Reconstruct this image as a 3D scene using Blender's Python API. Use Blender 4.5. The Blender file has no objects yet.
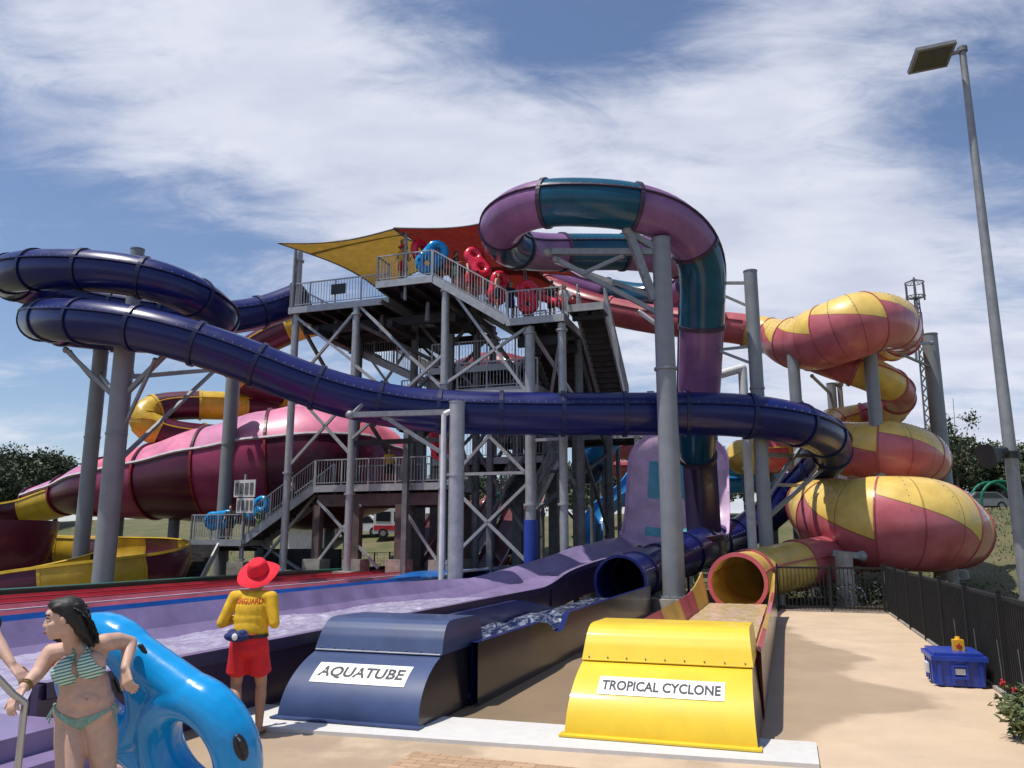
import bpy, bmesh, math, random
from mathutils import Vector, Matrix, Quaternion, noise as mnoise
R = math.radians
random.seed(7)
scene = bpy.context.scene
C = scene.collection
V3 = Vector
# ------------------------------------------------------------------ camera
F = 802.0; PITCH = R(11.07); CZ = 2.1
cam_data = bpy.data.cameras.new("camera"); cam = bpy.data.objects.new("camera", cam_data); C.objects.link(cam)
cam.location = (0, 0, CZ); cam.rotation_euler = (R(90) + PITCH, 0, 0)
cam_data.sensor_width = 36; cam_data.lens = F / 1024 * 36; cam_data.clip_end = 6000; cam_data.clip_start = .05
scene.camera = cam
scene.render.resolution_x = 1024; scene.render.resolution_y = 768
scene.view_settings.view_transform = 'Standard'; scene.view_settings.look = 'None'
scene.view_settings.exposure = 0; scene.view_settings.gamma = 1

def P(px, py, Y):
    """world point seen at a photo position, at distance Y"""
    u = px - 512; v = 384 - py
    dy = F * math.cos(PITCH) - v * math.sin(PITCH); dz = F * math.sin(PITCH) + v * math.cos(PITCH)
    return V3((u / dy * Y, Y, CZ + dz / dy * Y))
# the park's own axes: the slides run along PV
PU = V3((.948, -.319, 0)); PV = V3((.319, .948, 0))
def K(u, v, z=0.0):
    p = PU * u + PV * v; return V3((p.x, p.y, z))

# ------------------------------------------------------------------ mesh builder
org = {}
class MB:
    def __init__(s): s.v = []; s.f = []; s.m = []; s.uv = []; s.sm = []
    def add(s, vs, fs, m=0, uvs=None, smooth=False):
        o = len(s.v); s.v += [V3(x) for x in vs]
        for i, f in enumerate(fs):
            s.f.append([o + k for k in f]); s.m.append(m); s.sm.append(smooth)
            s.uv.append(uvs[i] if uvs else None)
    def box(s, c, d, ax=None, m=0):
        ax = ax or (V3((1,0,0)), V3((0,1,0)), V3((0,0,1)))
        vs = []
        for k in (-.5, .5):
            for a, b in ((-.5,-.5),(.5,-.5),(.5,.5),(-.5,.5)):
                vs.append(V3(c) + ax[0]*(a*d[0]) + ax[1]*(b*d[1]) + ax[2]*(k*d[2]))
        s.add(vs, [(3,2,1,0),(4,5,6,7),(0,1,5,4),(1,2,6,5),(2,3,7,6),(3,0,4,7)], m)
    def kbox(s, u0, u1, v0, v1, z0, z1, m=0):
        s.box(K((u0+u1)/2, (v0+v1)/2, (z0+z1)/2), (abs(u1-u0), abs(v1-v0), abs(z1-z0)), (PU, PV, V3((0,0,1))), m)
    def bar(s, a, b, w, h=None, m=0):
        a = V3(a); b = V3(b); h = h or w; t = b - a
        if t.length < 1e-5: return
        L = t.length; t = t / L
        up = V3((0,0,1)) if abs(t.z) < .95 else PV
        x = t.cross(up).normalized(); y = x.cross(t).normalized()
        s.box((a+b)/2, (w, h, L), (x, y, t), m)
    def tube(s, a, b, r0, r1=None, n=12, m=0, caps=True):
        a = V3(a); b = V3(b); r1 = r0 if r1 is None else r1; t = (b-a)
        if t.length < 1e-6: return
        t.normalize(); up = V3((0,0,1)) if abs(t.z) < .9 else V3((1,0,0))
        x = t.cross(up).normalized(); y = x.cross(t)
        vs = []
        for p, r in ((a, r0), (b, r1)):
            for i in range(n):
                q = 2*math.pi*i/n; vs.append(p + x*(r*math.cos(q)) + y*(r*math.sin(q)))
        s.add(vs, [(i, n+i, n+(i+1)%n, (i+1)%n) for i in range(n)], m, smooth=n > 6)
        if caps:
            s.add(vs, [tuple(range(n)), tuple(range(2*n-1, n-1, -1))], m)
    def pipe(s, pts, r, n=8, m=0):
        for i in range(len(pts)-1): s.tube(pts[i], pts[i+1], r, n=n, m=m)
        for p in pts[1:-1]: s.ball(p, (r, r, r), 6, 5, m=m)
    def ball(s, c, rad, nu=12, nv=8, ax=None, m=0):
        ax = ax or (V3((1,0,0)), V3((0,1,0)), V3((0,0,1))); c = V3(c)
        vs = [c + ax[2]*rad[2]]
        for j in range(1, nv):
            t = math.pi*j/nv
            for i in range(nu):
                q = 2*math.pi*i/nu
                vs.append(c + ax[0]*(rad[0]*math.sin(t)*math.cos(q)) + ax[1]*(rad[1]*math.sin(t)*math.sin(q)) + ax[2]*(rad[2]*math.cos(t)))
        vs.append(c - ax[2]*rad[2]); fs = []
        for i in range(nu): fs.append((0, 1+i, 1+(i+1)%nu))
        for j in range(nv-2):
            for i in range(nu):
                a = 1+j*nu; fs.append((a+i, a+nu+i, a+nu+(i+1)%nu, a+(i+1)%nu))
        a = 1+(nv-2)*nu
        for i in range(nu): fs.append((a+i, len(vs)-1, a+(i+1)%nu))
        s.add(vs, fs, m, smooth=True)
    def cap(s, a, b, r0, r1, n=12):
        """closed tapered limb with round ends"""
        s.tube(a, b, r0, r1, n); s.ball(a, (r0,)*3, n, 8); s.ball(b, (r1,)*3, n, 8)
    def grid(s, fn, nu, nv, m=0, smooth=True, mf=None):
        vs = [fn(i/nu, j/nv) for j in range(nv+1) for i in range(nu+1)]
        for j in range(nv):
            pass
        fs = [(j*(nu+1)+i, j*(nu+1)+i+1, (j+1)*(nu+1)+i+1, (j+1)*(nu+1)+i) for j in range(nv) for i in range(nu)]
        uvs = [[(i/nu, j/nv), ((i+1)/nu, j/nv), ((i+1)/nu, (j+1)/nv), (i/nu, (j+1)/nv)] for j in range(nv) for i in range(nu)]
        s.add(vs, fs, m, uvs, smooth)
    def build(s, name, mats, parent=None, kind=None, label=None, cat=None, group=None, origin=None):
        if not isinstance(mats, (list, tuple)): mats = [mats]
        me = bpy.data.meshes.new(name)
        if parent is not None: o0 = org[parent]
        elif origin is not None: o0 = V3(origin)
        else:
            xs = [v.x for v in s.v]; ys = [v.y for v in s.v]
            o0 = V3(((min(xs)+max(xs))/2, (min(ys)+max(ys))/2, min(v.z for v in s.v)))
        me.from_pydata([v - o0 for v in s.v], [], s.f)
        for m in mats: me.materials.append(m)
        me.polygons.foreach_set('material_index', s.m)
        me.polygons.foreach_set('use_smooth', s.sm)
        if any(u is not None for u in s.uv):
            l = me.uv_layers.new(name='UVMap'); k = 0; data = l.data
            for f, uu in zip(s.f, s.uv):
                for q in range(len(f)):
                    if uu: data[k].uv = uu[q]
                    k += 1
        me.update()
        ob = bpy.data.objects.new(name, me); C.objects.link(ob); org[ob] = o0
        if parent is not None: ob.parent = parent
        else: ob.location = o0
        if kind: ob['kind'] = kind
        if label: ob['label'] = label
        if cat: ob['category'] = cat
        if group: ob['group'] = group
        return ob

def thing(name, label, cat, loc, group=None):
    o = bpy.data.objects.new(name, None); C.objects.link(o); o.location = loc; org[o] = V3(loc)
    o['label'] = label; o['category'] = cat
    if group: o['group'] = group
    o.empty_display_size = .2
    return o
def copy_tree(o, parent=None):
    c = o.copy(); C.objects.link(c)
    if parent is not None: c.parent = parent
    for ch in [x for x in bpy.data.objects if x.parent == o]: copy_tree(ch, c)
    return c
def place(o, loc, rz=0, label=None, group=None, s=1):
    c = copy_tree(o); c.location = loc; c.rotation_euler = (0, 0, rz); c.scale = (s, s, s)
    if label: c['label'] = label
    if group: c['group'] = group
    return c

# ------------------------------------------------------------------ materials
def nd(nt, t, **k):
    n = nt.nodes.new(t)
    for a, b in k.items():
        if a in n.inputs: n.inputs[a].default_value = b
        else: setattr(n, a, b)
    return n
def mat(name, col, rough=.5, metal=0, coat=0, var=.12, scale=3, bump=0, bscale=40, streak=0, trans=0, col2=None, rvar=.1):
    m = bpy.data.materials.new(name); m.use_nodes = True; nt = m.node_tree; L = nt.links.new
    b = nt.nodes['Principled BSDF']; out = nt.nodes['Material Output']
    b.inputs['Roughness'].default_value = rough; b.inputs['Metallic'].default_value = metal
    b.inputs['Coat Weight'].default_value = coat; b.inputs['Coat Roughness'].default_value = .12; b.inputs['Specular IOR Level'].default_value = .35 if coat else .5
    geo = nd(nt, 'ShaderNodeNewGeometry')
    n1 = nd(nt, 'ShaderNodeTexNoise', Scale=scale, Detail=5.0, Roughness=.6); L(geo.outputs['Position'], n1.inputs['Vector'])
    rp = nd(nt, 'ShaderNodeMapRange'); L(n1.outputs['Fac'], rp.inputs['Value'])
    rp.inputs['From Min'].default_value = .3; rp.inputs['From Max'].default_value = .7
    mx = nd(nt, 'ShaderNodeMix', data_type='RGBA')
    c = V3(col[:3]); c2 = V3(col2) if col2 else c * (1 - 2*var)
    c1 = c if col2 else c * (1 + var)
    mx.inputs[6].default_value = (*c2, 1); mx.inputs[7].default_value = (*[min(1, x) for x in c1], 1)
    L(rp.outputs[0], mx.inputs[0]); last = mx.outputs[2]
    if streak:
        mp = nd(nt, 'ShaderNodeMapping'); mp.inputs['Scale'].default_value = (6, 6, .7); L(geo.outputs['Position'], mp.inputs['Vector'])
        n2 = nd(nt, 'ShaderNodeTexNoise', Scale=1.4, Detail=6.0, Roughness=.65); L(mp.outputs[0], n2.inputs['Vector'])
        r2 = nd(nt, 'ShaderNodeMapRange'); L(n2.outputs['Fac'], r2.inputs['Value'])
        r2.inputs['From Min'].default_value = .5; r2.inputs['From Max'].default_value = .78; r2.inputs['To Max'].default_value = streak
        m2 = nd(nt, 'ShaderNodeMix', data_type='RGBA'); L(r2.outputs[0], m2.inputs[0]); L(last, m2.inputs[6])
        g = sum(c)/3; m2.inputs[7].default_value = (*(c*.35 + V3((g, g, g))*.3), 1) if g > .12 else (*(c*.7 + V3((.022,.022,.024))), 1)
        last = m2.outputs[2]
    L(last, b.inputs['Base Color'])
    rr = nd(nt, 'ShaderNodeMapRange'); L(n1.outputs['Fac'], rr.inputs['Value'])
    rr.inputs['To Min'].default_value = max(0.02, rough-rvar); rr.inputs['To Max'].default_value = min(1, rough+rvar); L(rr.outputs[0], b.inputs['Roughness'])
    if bump:
        n3 = nd(nt, 'ShaderNodeTexNoise', Scale=bscale, Detail=4.0); L(geo.outputs['Position'], n3.inputs['Vector'])
        bp = nd(nt, 'ShaderNodeBump', Strength=bump, Distance=.02); L(n3.outputs['Fac'], bp.inputs['Height']); L(bp.outputs[0], b.inputs['Normal'])
    if trans:
        tr = nd(nt, 'ShaderNodeBsdfTranslucent'); L(last, tr.inputs['Color'])
        ms = nd(nt, 'ShaderNodeMixShader'); ms.inputs[0].default_value = trans
        L(b.outputs[0], ms.inputs[1]); L(tr.outputs[0], ms.inputs[2]); L(ms.outputs[0], out.inputs['Surface'])
    return m
def gel(name, col, streak=.35, trans=.06, rough=.33, var=.14):
    return mat(name, col, rough=rough, coat=.22, var=var, scale=1.3, streak=streak, trans=trans, bump=.05, bscale=2.2)
M = dict(
 navy=gel('navy_gelcoat', (.005,.010,.105), .10, 0, .30, .1),
 navyflange=gel('navy_flange', (.008,.012,.07), .1, 0, .4),
 teal=gel('teal_gelcoat', (.004,.075,.135), .12, .0, .22),
 purple=gel('purple_gelcoat', (.25,.11,.26), .25, .0, .33),
 pflange=gel('dark_plum_flange', (.05,.03,.06), .1, 0, .5),
 yellow=gel('cyclone_yellow', (.76,.52,.12), .22, .1, .35),
 red=gel('faded_red', (.50,.115,.135), .25, .1, .38),
 redpink=gel('faded_pink_red', (.60,.12,.16), .25, .08, .35),
 maroon=gel('maroon_gelcoat', (.085,.008,.03), .2, .04, .35),
 yellow2=gel('deep_yellow', (.62,.40,.03), .25, .08, .35),
 pink=gel('pink_canopy', (.85,.27,.43), .2, .12, .4),
 pinkred=gel('rose_canopy', (.88,.20,.28), .15, .12, .4),
 mauve=gel('mauve_canopy', (.68,.26,.44), .2, .1, .4),
 lilac=gel('lilac_gelcoat', (.86,.62,.90), .05, .38, .35),
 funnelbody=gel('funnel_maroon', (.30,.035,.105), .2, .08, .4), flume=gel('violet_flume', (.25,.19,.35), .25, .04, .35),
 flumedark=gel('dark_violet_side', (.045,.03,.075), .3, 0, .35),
 tealwin=gel('teal_panel', (.15,.52,.62), .15, .25, .25),
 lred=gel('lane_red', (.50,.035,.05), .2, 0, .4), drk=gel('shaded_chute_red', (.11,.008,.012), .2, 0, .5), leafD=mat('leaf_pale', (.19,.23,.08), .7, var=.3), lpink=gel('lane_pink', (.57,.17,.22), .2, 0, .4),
 lblue=gel('lane_blue', (.010,.13,.44), .25, 0, .35), lgreen=gel('lane_green', (.006,.10,.065), .25, 0, .4),
 lwhite=mat('lane_lip', (.62,.55,.62), .5), dred=gel('deep_red_tube', (.24,.012,.02), .2, .04, .4),
 sky=gel('bright_blue_slide', (.02,.21,.5), .2, .05, .3), green=gel('green_slide', (.008,.16,.09), .2, .05, .35),
 galv=mat('galvanised_steel', (.27,.28,.295), .5, .35, var=.12, scale=5, streak=.25),
 galvd=mat('dull_steel', (.17,.175,.185), .6, .25, var=.2, scale=3, streak=.3),
 col=mat('grey_column_paint', (.235,.25,.27), .5, .1, var=.07, scale=2, streak=.3),
 alu=mat('pale_steel', (.40,.41,.425), .45, .4, var=.1, scale=4, streak=.2),
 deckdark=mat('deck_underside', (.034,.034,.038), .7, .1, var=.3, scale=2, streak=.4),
 tread=mat('stair_tread', (.06,.055,.055), .7, .1, var=.3, scale=3),
 beam=mat('brown_beam', (.12,.085,.08), .7, 0, var=.25, scale=2, streak=.4),
 conc=mat('pedestal_concrete', (.36,.33,.29), .85, 0, var=.2, scale=4, bump=.3, streak=.3),
 steel=mat('stainless', (.42,.42,.44), .3, .85, var=.05),
 black=mat('black_plastic', (.012,.012,.014), .45, var=.2), darkred=mat('dark_red', (.12,.01,.015), .5),
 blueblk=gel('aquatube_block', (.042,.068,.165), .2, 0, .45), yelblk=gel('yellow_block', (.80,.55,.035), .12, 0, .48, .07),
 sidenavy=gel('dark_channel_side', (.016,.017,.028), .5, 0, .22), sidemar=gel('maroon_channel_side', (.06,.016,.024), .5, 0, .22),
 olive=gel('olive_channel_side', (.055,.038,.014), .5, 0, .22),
 white=mat('white_sign', (.82,.82,.80), .5, var=.04), ink=mat('sign_ink', (.035,.035,.04), .6, var=.05),
 whitep=mat('white_paint', (.70,.70,.69), .6, var=.1, streak=.35),
 bluep=mat('blue_plastic', (.02,.055,.36), .4, coat=.2, var=.1, bump=.05), yelp=mat('yellow_plastic', (.8,.42,.02), .4, var=.05),
 redp=mat('red_cloth', (.60,.012,.02), .8, var=.1, scale=8), hat=mat('red_hat_cloth', (.80,.012,.035), .85, var=.08, scale=20),
 yelc=mat('yellow_cloth', (.74,.44,.02), .85, var=.12, scale=14), bluec=mat('navy_cloth', (.015,.03,.14), .8, var=.2, scale=20),
 skin=mat('skin', (.56,.35,.265), .58, var=.06, scale=22, rvar=.08), skin2=mat('tanned_skin', (.40,.22,.14), .5, var=.1, scale=9),
 hair=mat('black_hair', (.008,.006,.006), .6, var=.3, scale=60), brown=mat('brown_hair', (.05,.025,.012), .5, var=.3, scale=60),
 eye=mat('eye_white', (.7,.68,.65), .2), lip=mat('lips', (.35,.10,.09), .35),
 blk_cl=mat('black_cloth', (.015,.015,.02), .8), grn_cl=mat('green_cloth', (.05,.16,.10), .8), wht_cl=mat('white_cloth', (.6,.6,.62), .8),
 tubeblue=mat('blue_vinyl', (.006,.32,.74), .22, coat=.4, var=.06, scale=6, trans=.12, bump=.12, bscale=5), tubered=mat('red_vinyl', (.78,.03,.075), .28, coat=.3, var=.08, trans=.1),
 sailY=mat('yellow_sail', (.36,.22,.04), .85, var=.1, trans=.38), sailR=mat('red_sail', (.21,.022,.016), .85, var=.12, trans=.3),
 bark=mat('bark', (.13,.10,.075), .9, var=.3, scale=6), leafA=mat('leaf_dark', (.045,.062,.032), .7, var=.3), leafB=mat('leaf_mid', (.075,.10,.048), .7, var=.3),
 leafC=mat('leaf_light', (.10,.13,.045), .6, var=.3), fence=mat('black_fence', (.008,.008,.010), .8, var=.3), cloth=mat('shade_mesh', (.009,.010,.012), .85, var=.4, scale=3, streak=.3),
 kerb=mat('slab_concrete', (.60,.585,.56), .8, var=.035, scale=9, bump=.1), glass=mat('dark_glass', (.02,.025,.03), .08, var=.1),
 tyre=mat('tyre', (.015,.015,.015), .9), lampglass=mat('lamp_glass', (.05,.05,.05), .15), bluepad=mat('blue_pad', (.01,.03,.30), .6),
 roof=mat('grey_roof', (.3,.31,.32), .5, var=.1), shirtline=mat('shirt_red', (.6,.02,.02), .8), flower=mat('flower_red', (.5,.02,.03), .6), green2=mat('lime', (.3,.5,.05), .6),
)
# striped bikini fabric
def stripes():
    m = mat('striped_fabric', (.62,.75,.68), .8); nt = m.node_tree; L = nt.links.new
    w = nd(nt, 'ShaderNodeTexWave', Scale=17.0, Distortion=.8); w.bands_direction = 'Z'
    geo = nd(nt, 'ShaderNodeNewGeometry'); mp = nd(nt, 'ShaderNodeMapping'); mp.inputs['Rotation'].default_value = (0, R(14), 0)
    L(geo.outputs['Position'], mp.inputs[0]); L(mp.outputs[0], w.inputs['Vector'])
    cr = nd(nt, 'ShaderNodeValToRGB'); cr.color_ramp.elements[0].position = .42; cr.color_ramp.elements[1].position = .5
    cr.color_ramp.elements[0].color = (.07,.22,.20,1); cr.color_ramp.elements[1].color = (.55,.68,.58,1)
    L(w.outputs['Fac'], cr.inputs[0]); L(cr.outputs[0], nt.nodes['Principled BSDF'].inputs['Base Color']); return m
M['stripe'] = stripes(); M['bik'] = mat('bikini_green', (.20,.34,.30), .8, var=.15, scale=40)
# petals: yellow above, red below, cut in long diagonals by uv (s in sections, angle from the top)
def petals(name, a, b):
    m = mat(name, (.78,.54,.13), .38, coat=.4, var=.1, scale=1.3, streak=.2, bump=.04, bscale=2); nt = m.node_tree; L = nt.links.new
    bs = nt.nodes['Principled BSDF']; src = bs.inputs['Base Color'].links[0].from_socket
    uv = nd(nt, 'ShaderNodeUVMap'); sp = nd(nt, 'ShaderNodeSeparateXYZ'); L(uv.outputs[0], sp.inputs[0])
    fr = nd(nt, 'ShaderNodeMath', operation='FRACT'); L(sp.outputs[0], fr.inputs[0])
    mu = nd(nt, 'ShaderNodeMath', operation='MULTIPLY_ADD'); L(fr.outputs[0], mu.inputs[0]); mu.inputs[1].default_value = b; mu.inputs[2].default_value = a
    gt = nd(nt, 'ShaderNodeMath', operation='GREATER_THAN'); L(sp.outputs[1], gt.inputs[0]); L(mu.outputs[0], gt.inputs[1])
    n = nd(nt, 'ShaderNodeTexNoise', Scale=1.2, Detail=5.0); cr = nd(nt, 'ShaderNodeValToRGB')
    cr.color_ramp.elements[0].position = .3; cr.color_ramp.elements[1].position = .7
    cr.color_ramp.elements[0].color = (.42,.085,.105,1); cr.color_ramp.elements[1].color = (.58,.16,.19,1)
    geo = nd(nt, 'ShaderNodeNewGeometry'); L(geo.outputs['Position'], n.inputs['Vector']); L(n.outputs['Fac'], cr.inputs[0])
    mx = nd(nt, 'ShaderNodeMix', data_type='RGBA'); L(gt.outputs[0], mx.inputs[0]); L(src, mx.inputs[6]); L(cr.outputs[0], mx.inputs[7])
    # dark edge line
    sb = nd(nt, 'ShaderNodeMath', operation='SUBTRACT'); L(sp.outputs[1], sb.inputs[0]); L(mu.outputs[0], sb.inputs[1])
    ab = nd(nt, 'ShaderNodeMath', operation='ABSOLUTE'); L(sb.outputs[0], ab.inputs[0])
    lt = nd(nt, 'ShaderNodeMath', operation='LESS_THAN'); L(ab.outputs[0], lt.inputs[0]); lt.inputs[1].default_value = .014
    m3 = nd(nt, 'ShaderNodeMix', data_type='RGBA'); L(lt.outputs[0], m3.inputs[0]); L(mx.outputs[2], m3.inputs[6]); m3.inputs[7].default_value = (.25,.13,.04,1)
    # moulded ribs across the panels
    m3x = nd(nt, 'ShaderNodeMath', operation='MULTIPLY'); L(fr.outputs[0], m3x.inputs[0]); m3x.inputs[1].default_value = 3.0
    f3 = nd(nt, 'ShaderNodeMath', operation='FRACT'); L(m3x.outputs[0], f3.inputs[0])
    l3 = nd(nt, 'ShaderNodeMath', operation='LESS_THAN'); L(f3.outputs[0], l3.inputs[0]); l3.inputs[1].default_value = .045
    m4 = nd(nt, 'ShaderNodeMix', data_type='RGBA', blend_type='MULTIPLY'); L(l3.outputs[0], m4.inputs[0]); L(m3.outputs[2], m4.inputs[6]); m4.inputs[7].default_value = (.62,.55,.5,1)
    L(m4.outputs[2], bs.inputs['Base Color']); return m
M['petal'] = petals('cyclone_petals', .95, 1.0); M['petal2'] = petals('cyclone_petals_flat', 1.0, .7)

# ------------------------------------------------------------------ paths and sweeps
def catmull(pts, per=12):
    pts = [V3(p) for p in pts]; out = []
    q = [pts[0]*2 - pts[1]] + pts + [pts[-1]*2 - pts[-2]]
    for i in range(1, len(q)-2):
        a, b, c, d = q[i-1], q[i], q[i+1], q[i+2]
        for k in range(per):
            t = k/per
            out.append(.5*((2*b) + (c-a)*t + (2*a-5*b+4*c-d)*t*t + (3*b-a-3*c+d)*t**3))
    out.append(pts[-1]); return out
def resample(pts, vals, ds):
    acc = [0]
    for i in range(1, len(pts)): acc.append(acc[-1] + (pts[i]-pts[i-1]).length)
    n = max(2, int(round(acc[-1]/ds))); res = []; rv = []; j = 0
    for k in range(n+1):
        s = acc[-1]*k/n
        while j < len(acc)-2 and acc[j+1] < s: j += 1
        t = (s-acc[j])/max(1e-9, acc[j+1]-acc[j]); res.append(pts[j].lerp(pts[j+1], t)); rv.append(vals[j]*(1-t)+vals[j+1]*t)
    return res, rv, acc[-1]/n
class Path:
    def __init__(s, ctrl, rad, ds=.3, smooth=6):
        """ctrl: points; rad: number or list of radii per control point"""
        n = len(ctrl); rads = rad if isinstance(rad, (list, tuple)) else [rad]*n
        p = catmull(ctrl, 12); vals = []
        for i in range(n-1):
            for k in range(12):
                t = k/12; t = t*t*(3-2*t); vals.append(rads[i]*(1-t)+rads[i+1]*t)
        vals.append(rads[-1])
        s.p, s.r, s.ds = resample(p, vals, ds)
        for _ in range(smooth):
            s.p = [s.p[0]] + [(s.p[i-1]+s.p[i]*2+s.p[i+1])/4 for i in range(1, len(s.p)-1)] + [s.p[-1]]
        s.fr = []; prev = None
        for i in range(len(s.p)):
            a = s.p[max(0, i-1)]; b = s.p[min(len(s.p)-1, i+1)]; t = (b-a).normalized()
            up = V3((0,0,1)) - t*t.z
            if prev is not None:
                tr = prev - t*prev.dot(t); tr.normalize()
                w = min(1, max(0, (up.length-.25)/.5))
                up = tr*(1-w) + (up.normalized() if up.length > 1e-4 else tr)*w
            up.normalize(); prev = up.copy(); s.fr.append((t, up, t.cross(up).normalized()))   # side = right of travel
        s.n = len(s.p)
    def pt(s, i, th, r=None):
        t, up, sd = s.fr[i]; r = s.r[i] if r is None else r
        return s.p[i] + up*(r*math.cos(th)) + sd*(r*math.sin(th))
    def sweep(s, mb, i0, i1, th0, th1, nseg, m=0, dr=0.0, uvper=None, uvoff=0, flip=False):
        vs = []; closed = abs((th1-th0) - 2*math.pi) < 1e-6
        for i in range(i0, i1+1):
            for j in range(nseg+1):
                vs.append(s.pt(i, th0+(th1-th0)*j/nseg, s.r[i]+dr))
        W = nseg+1; fs = []; uvs = []
        for i in range(i1-i0):
            for j in range(nseg):
                f = (i*W+j, i*W+j+1, (i+1)*W+j+1, (i+1)*W+j); 
                a = [(i, j), (i, j+1), (i+1, j+1), (i+1, j)]
                if flip: f = f[::-1]; a = a[::-1]
                fs.append(f)
                if uvper:
                    q = []
                    for (ii, jj) in a:
                        th = th0+(th1-th0)*jj/nseg; th = abs((th+math.pi) % (2*math.pi) - math.pi)
                        ss = (i0+ii-uvoff)*s.ds/uvper
                        q.append((ss, th))
                    # keep fract inside the cell
                    base = math.floor(sum(x[0] for x in q)/4 + 1e-4); q = [(min(max(x[0]-base, .0001), .9999), x[1]) for x in q]
                    uvs.append(q)
        mb.add(vs, fs, m, uvs if uvper else None, True)
    def ring(s, mb, i, w=.07, h=.06, m=0, n=28, th0=0, th1=2*math.pi):
        """flange ring round the joint i"""
        t = s.fr[i][0]; W = n+1; vs = []
        for (dt, dr) in ((-w, -.01), (-w, h), (w, h), (w, -.01)):
            for j in range(n+1): vs.append(s.pt(i, th0+(th1-th0)*j/n, s.r[i]+dr) + t*dt)
        fs = []
        for k in range(3):
            for j in range(n): fs.append((k*W+j, (k+1)*W+j, (k+1)*W+j+1, k*W+j+1))
        mb.add(vs, fs, m)
    def seam(s, mb, i0, i1, th, w=.05, h=.07, m=0):
        vs = []
        for i in range(i0, i1+1):
            t, up, sd = s.fr[i]; rd = (up*math.cos(th)+sd*math.sin(th)); tn = rd.cross(t)
            for (a, b) in ((-w/2, -.01), (-w/2, h), (w/2, h), (w/2, -.01)): vs.append(s.p[i] + rd*(s.r[i]+b) + tn*a)
        fs = []
        for i in range(i1-i0):
            for k in range(3): fs.append((i*4+k, i*4+k+1, (i+1)*4+k+1, (i+1)*4+k))
        mb.add(vs, fs, m)
def tube_slide(root, path, seclen, mats, flm, i0=0, i1=None, seams=(1.25, -1.25), nseg=28, start=0, name='tube_section', bolts=True, first=0):
    i1 = path.n-1 if i1 is None else i1
    k = max(2, int(round(seclen/path.ds))); i = i0; c = start
    while i < i1:
        j = min(i1, i+k+(int(first/path.ds) if i == i0 else 0))
        if i1-j < k*.45: j = i1
        mb = MB(); path.sweep(mb, i, j, 0, 2*math.pi, nseg)
        sec = mb.build(name, mats[c % len(mats)], root)
        fl = MB(); path.ring(fl, i, m=0)
        for th in seams: path.seam(fl, i, j, th)
        if bolts:
            for th in seams:
                for q in range(i, j):
                    t, up, sd = path.fr[q]; rd = up*math.cos(th-.09*(1 if th > 0 else -1))+sd*math.sin(th-.09*(1 if th > 0 else -1))
                    fl.ball(path.p[q]+rd*(path.r[q]+.012), (.022,.022,.022), 5, 4, m=1)
        fl.build('flange', [flm, M['galv']], sec)
        i = j; c += 1

def mesh_from(ob_mb, voxel, smooth=4, fac=.5):
    """join overlapping closed shapes into one continuous surface"""
    me = bpy.data.meshes.new('tmp'); me.from_pydata(ob_mb.v, [], ob_mb.f); me.update()
    o = bpy.data.objects.new('tmp', me); C.objects.link(o)
    r = o.modifiers.new('r', 'REMESH'); r.mode = 'VOXEL'; r.voxel_size = voxel
    if smooth:
        sm = o.modifiers.new('s', 'SMOOTH'); sm.iterations = smooth; sm.factor = fac
    dg = bpy.context.evaluated_depsgraph_get(); dg.update()
    me2 = bpy.data.meshes.new_from_object(o.evaluated_get(dg))
    bpy.data.objects.remove(o); bpy.data.meshes.remove(me)
    out = MB(); out.v = [v.co.copy() for v in me2.vertices]; out.f = [list(p.vertices) for p in me2.polygons]
    out.nrm = [v.normal.copy() for v in me2.vertices]
    k = len(out.f); out.m = [0]*k; out.sm = [True]*k; out.uv = [None]*k
    bpy.data.meshes.remove(me2); return out
def subset(src, pred, off):
    """the part of a body surface a garment covers, lifted off the skin"""
    o = MB(); idx = {}
    keep = [pred(v) for v in src.v]
    for f in src.f:
        if all(keep[i] for i in f):
            g = []
            for i in f:
                if i not in idx: idx[i] = len(o.v); o.v.append(src.v[i] + src.nrm[i]*off)
                g.append(idx[i])
            o.f.append(g); o.m.append(0); o.sm.append(True); o.uv.append(None)
    return o
def text_mesh(txt, size=1.0, bold=0.0):
    cu = bpy.data.curves.new('t', 'FONT'); cu.body = txt; cu.size = size; cu.align_x = 'CENTER'; cu.align_y = 'CENTER'; cu.offset = bold; cu.resolution_u = 3
    o = bpy.data.objects.new('t', cu); C.objects.link(o); dg = bpy.context.evaluated_depsgraph_get(); dg.update()
    me = bpy.data.meshes.new_from_object(o.evaluated_get(dg))
    vs = [v.co.copy() for v in me.vertices]; fs = [list(p.vertices) for p in me.polygons]
    bpy.data.objects.remove(o); bpy.data.curves.remove(cu); bpy.data.meshes.remove(me); return vs, fs
# ------------------------------------------------------------------ light and sky
SUN = V3((-.31, -.12, .94)).normalized()
sd = bpy.data.lights.new("sun", 'SUN'); sd.energy = 4.7; sd.angle = R(.6); sd.color = (1, .955, .88)
so = bpy.data.objects.new("sun", sd); C.objects.link(so); so.rotation_euler = (-SUN).to_track_quat('-Z', 'Y').to_euler(); so.location = (0, 0, 60)
W = bpy.data.worlds.new("World"); scene.world = W; W.use_nodes = True
nt = W.node_tree; L = nt.links.new; nt.nodes.clear()
out = nd(nt, 'ShaderNodeOutputWorld'); bg = nd(nt, 'ShaderNodeBackground'); bg.inputs['Strength'].default_value = .115; L(bg.outputs[0], out.inputs[0])
sky = nd(nt, 'ShaderNodeTexSky'); sky.sky_type = 'NISHITA'; sky.sun_disc = False
sky.sun_elevation = math.asin(SUN.z); sky.sun_rotation = math.atan2(SUN.x, SUN.y); sky.air_density = 1.0; sky.dust_density = .6; sky.ozone_density = 2.0
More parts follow.
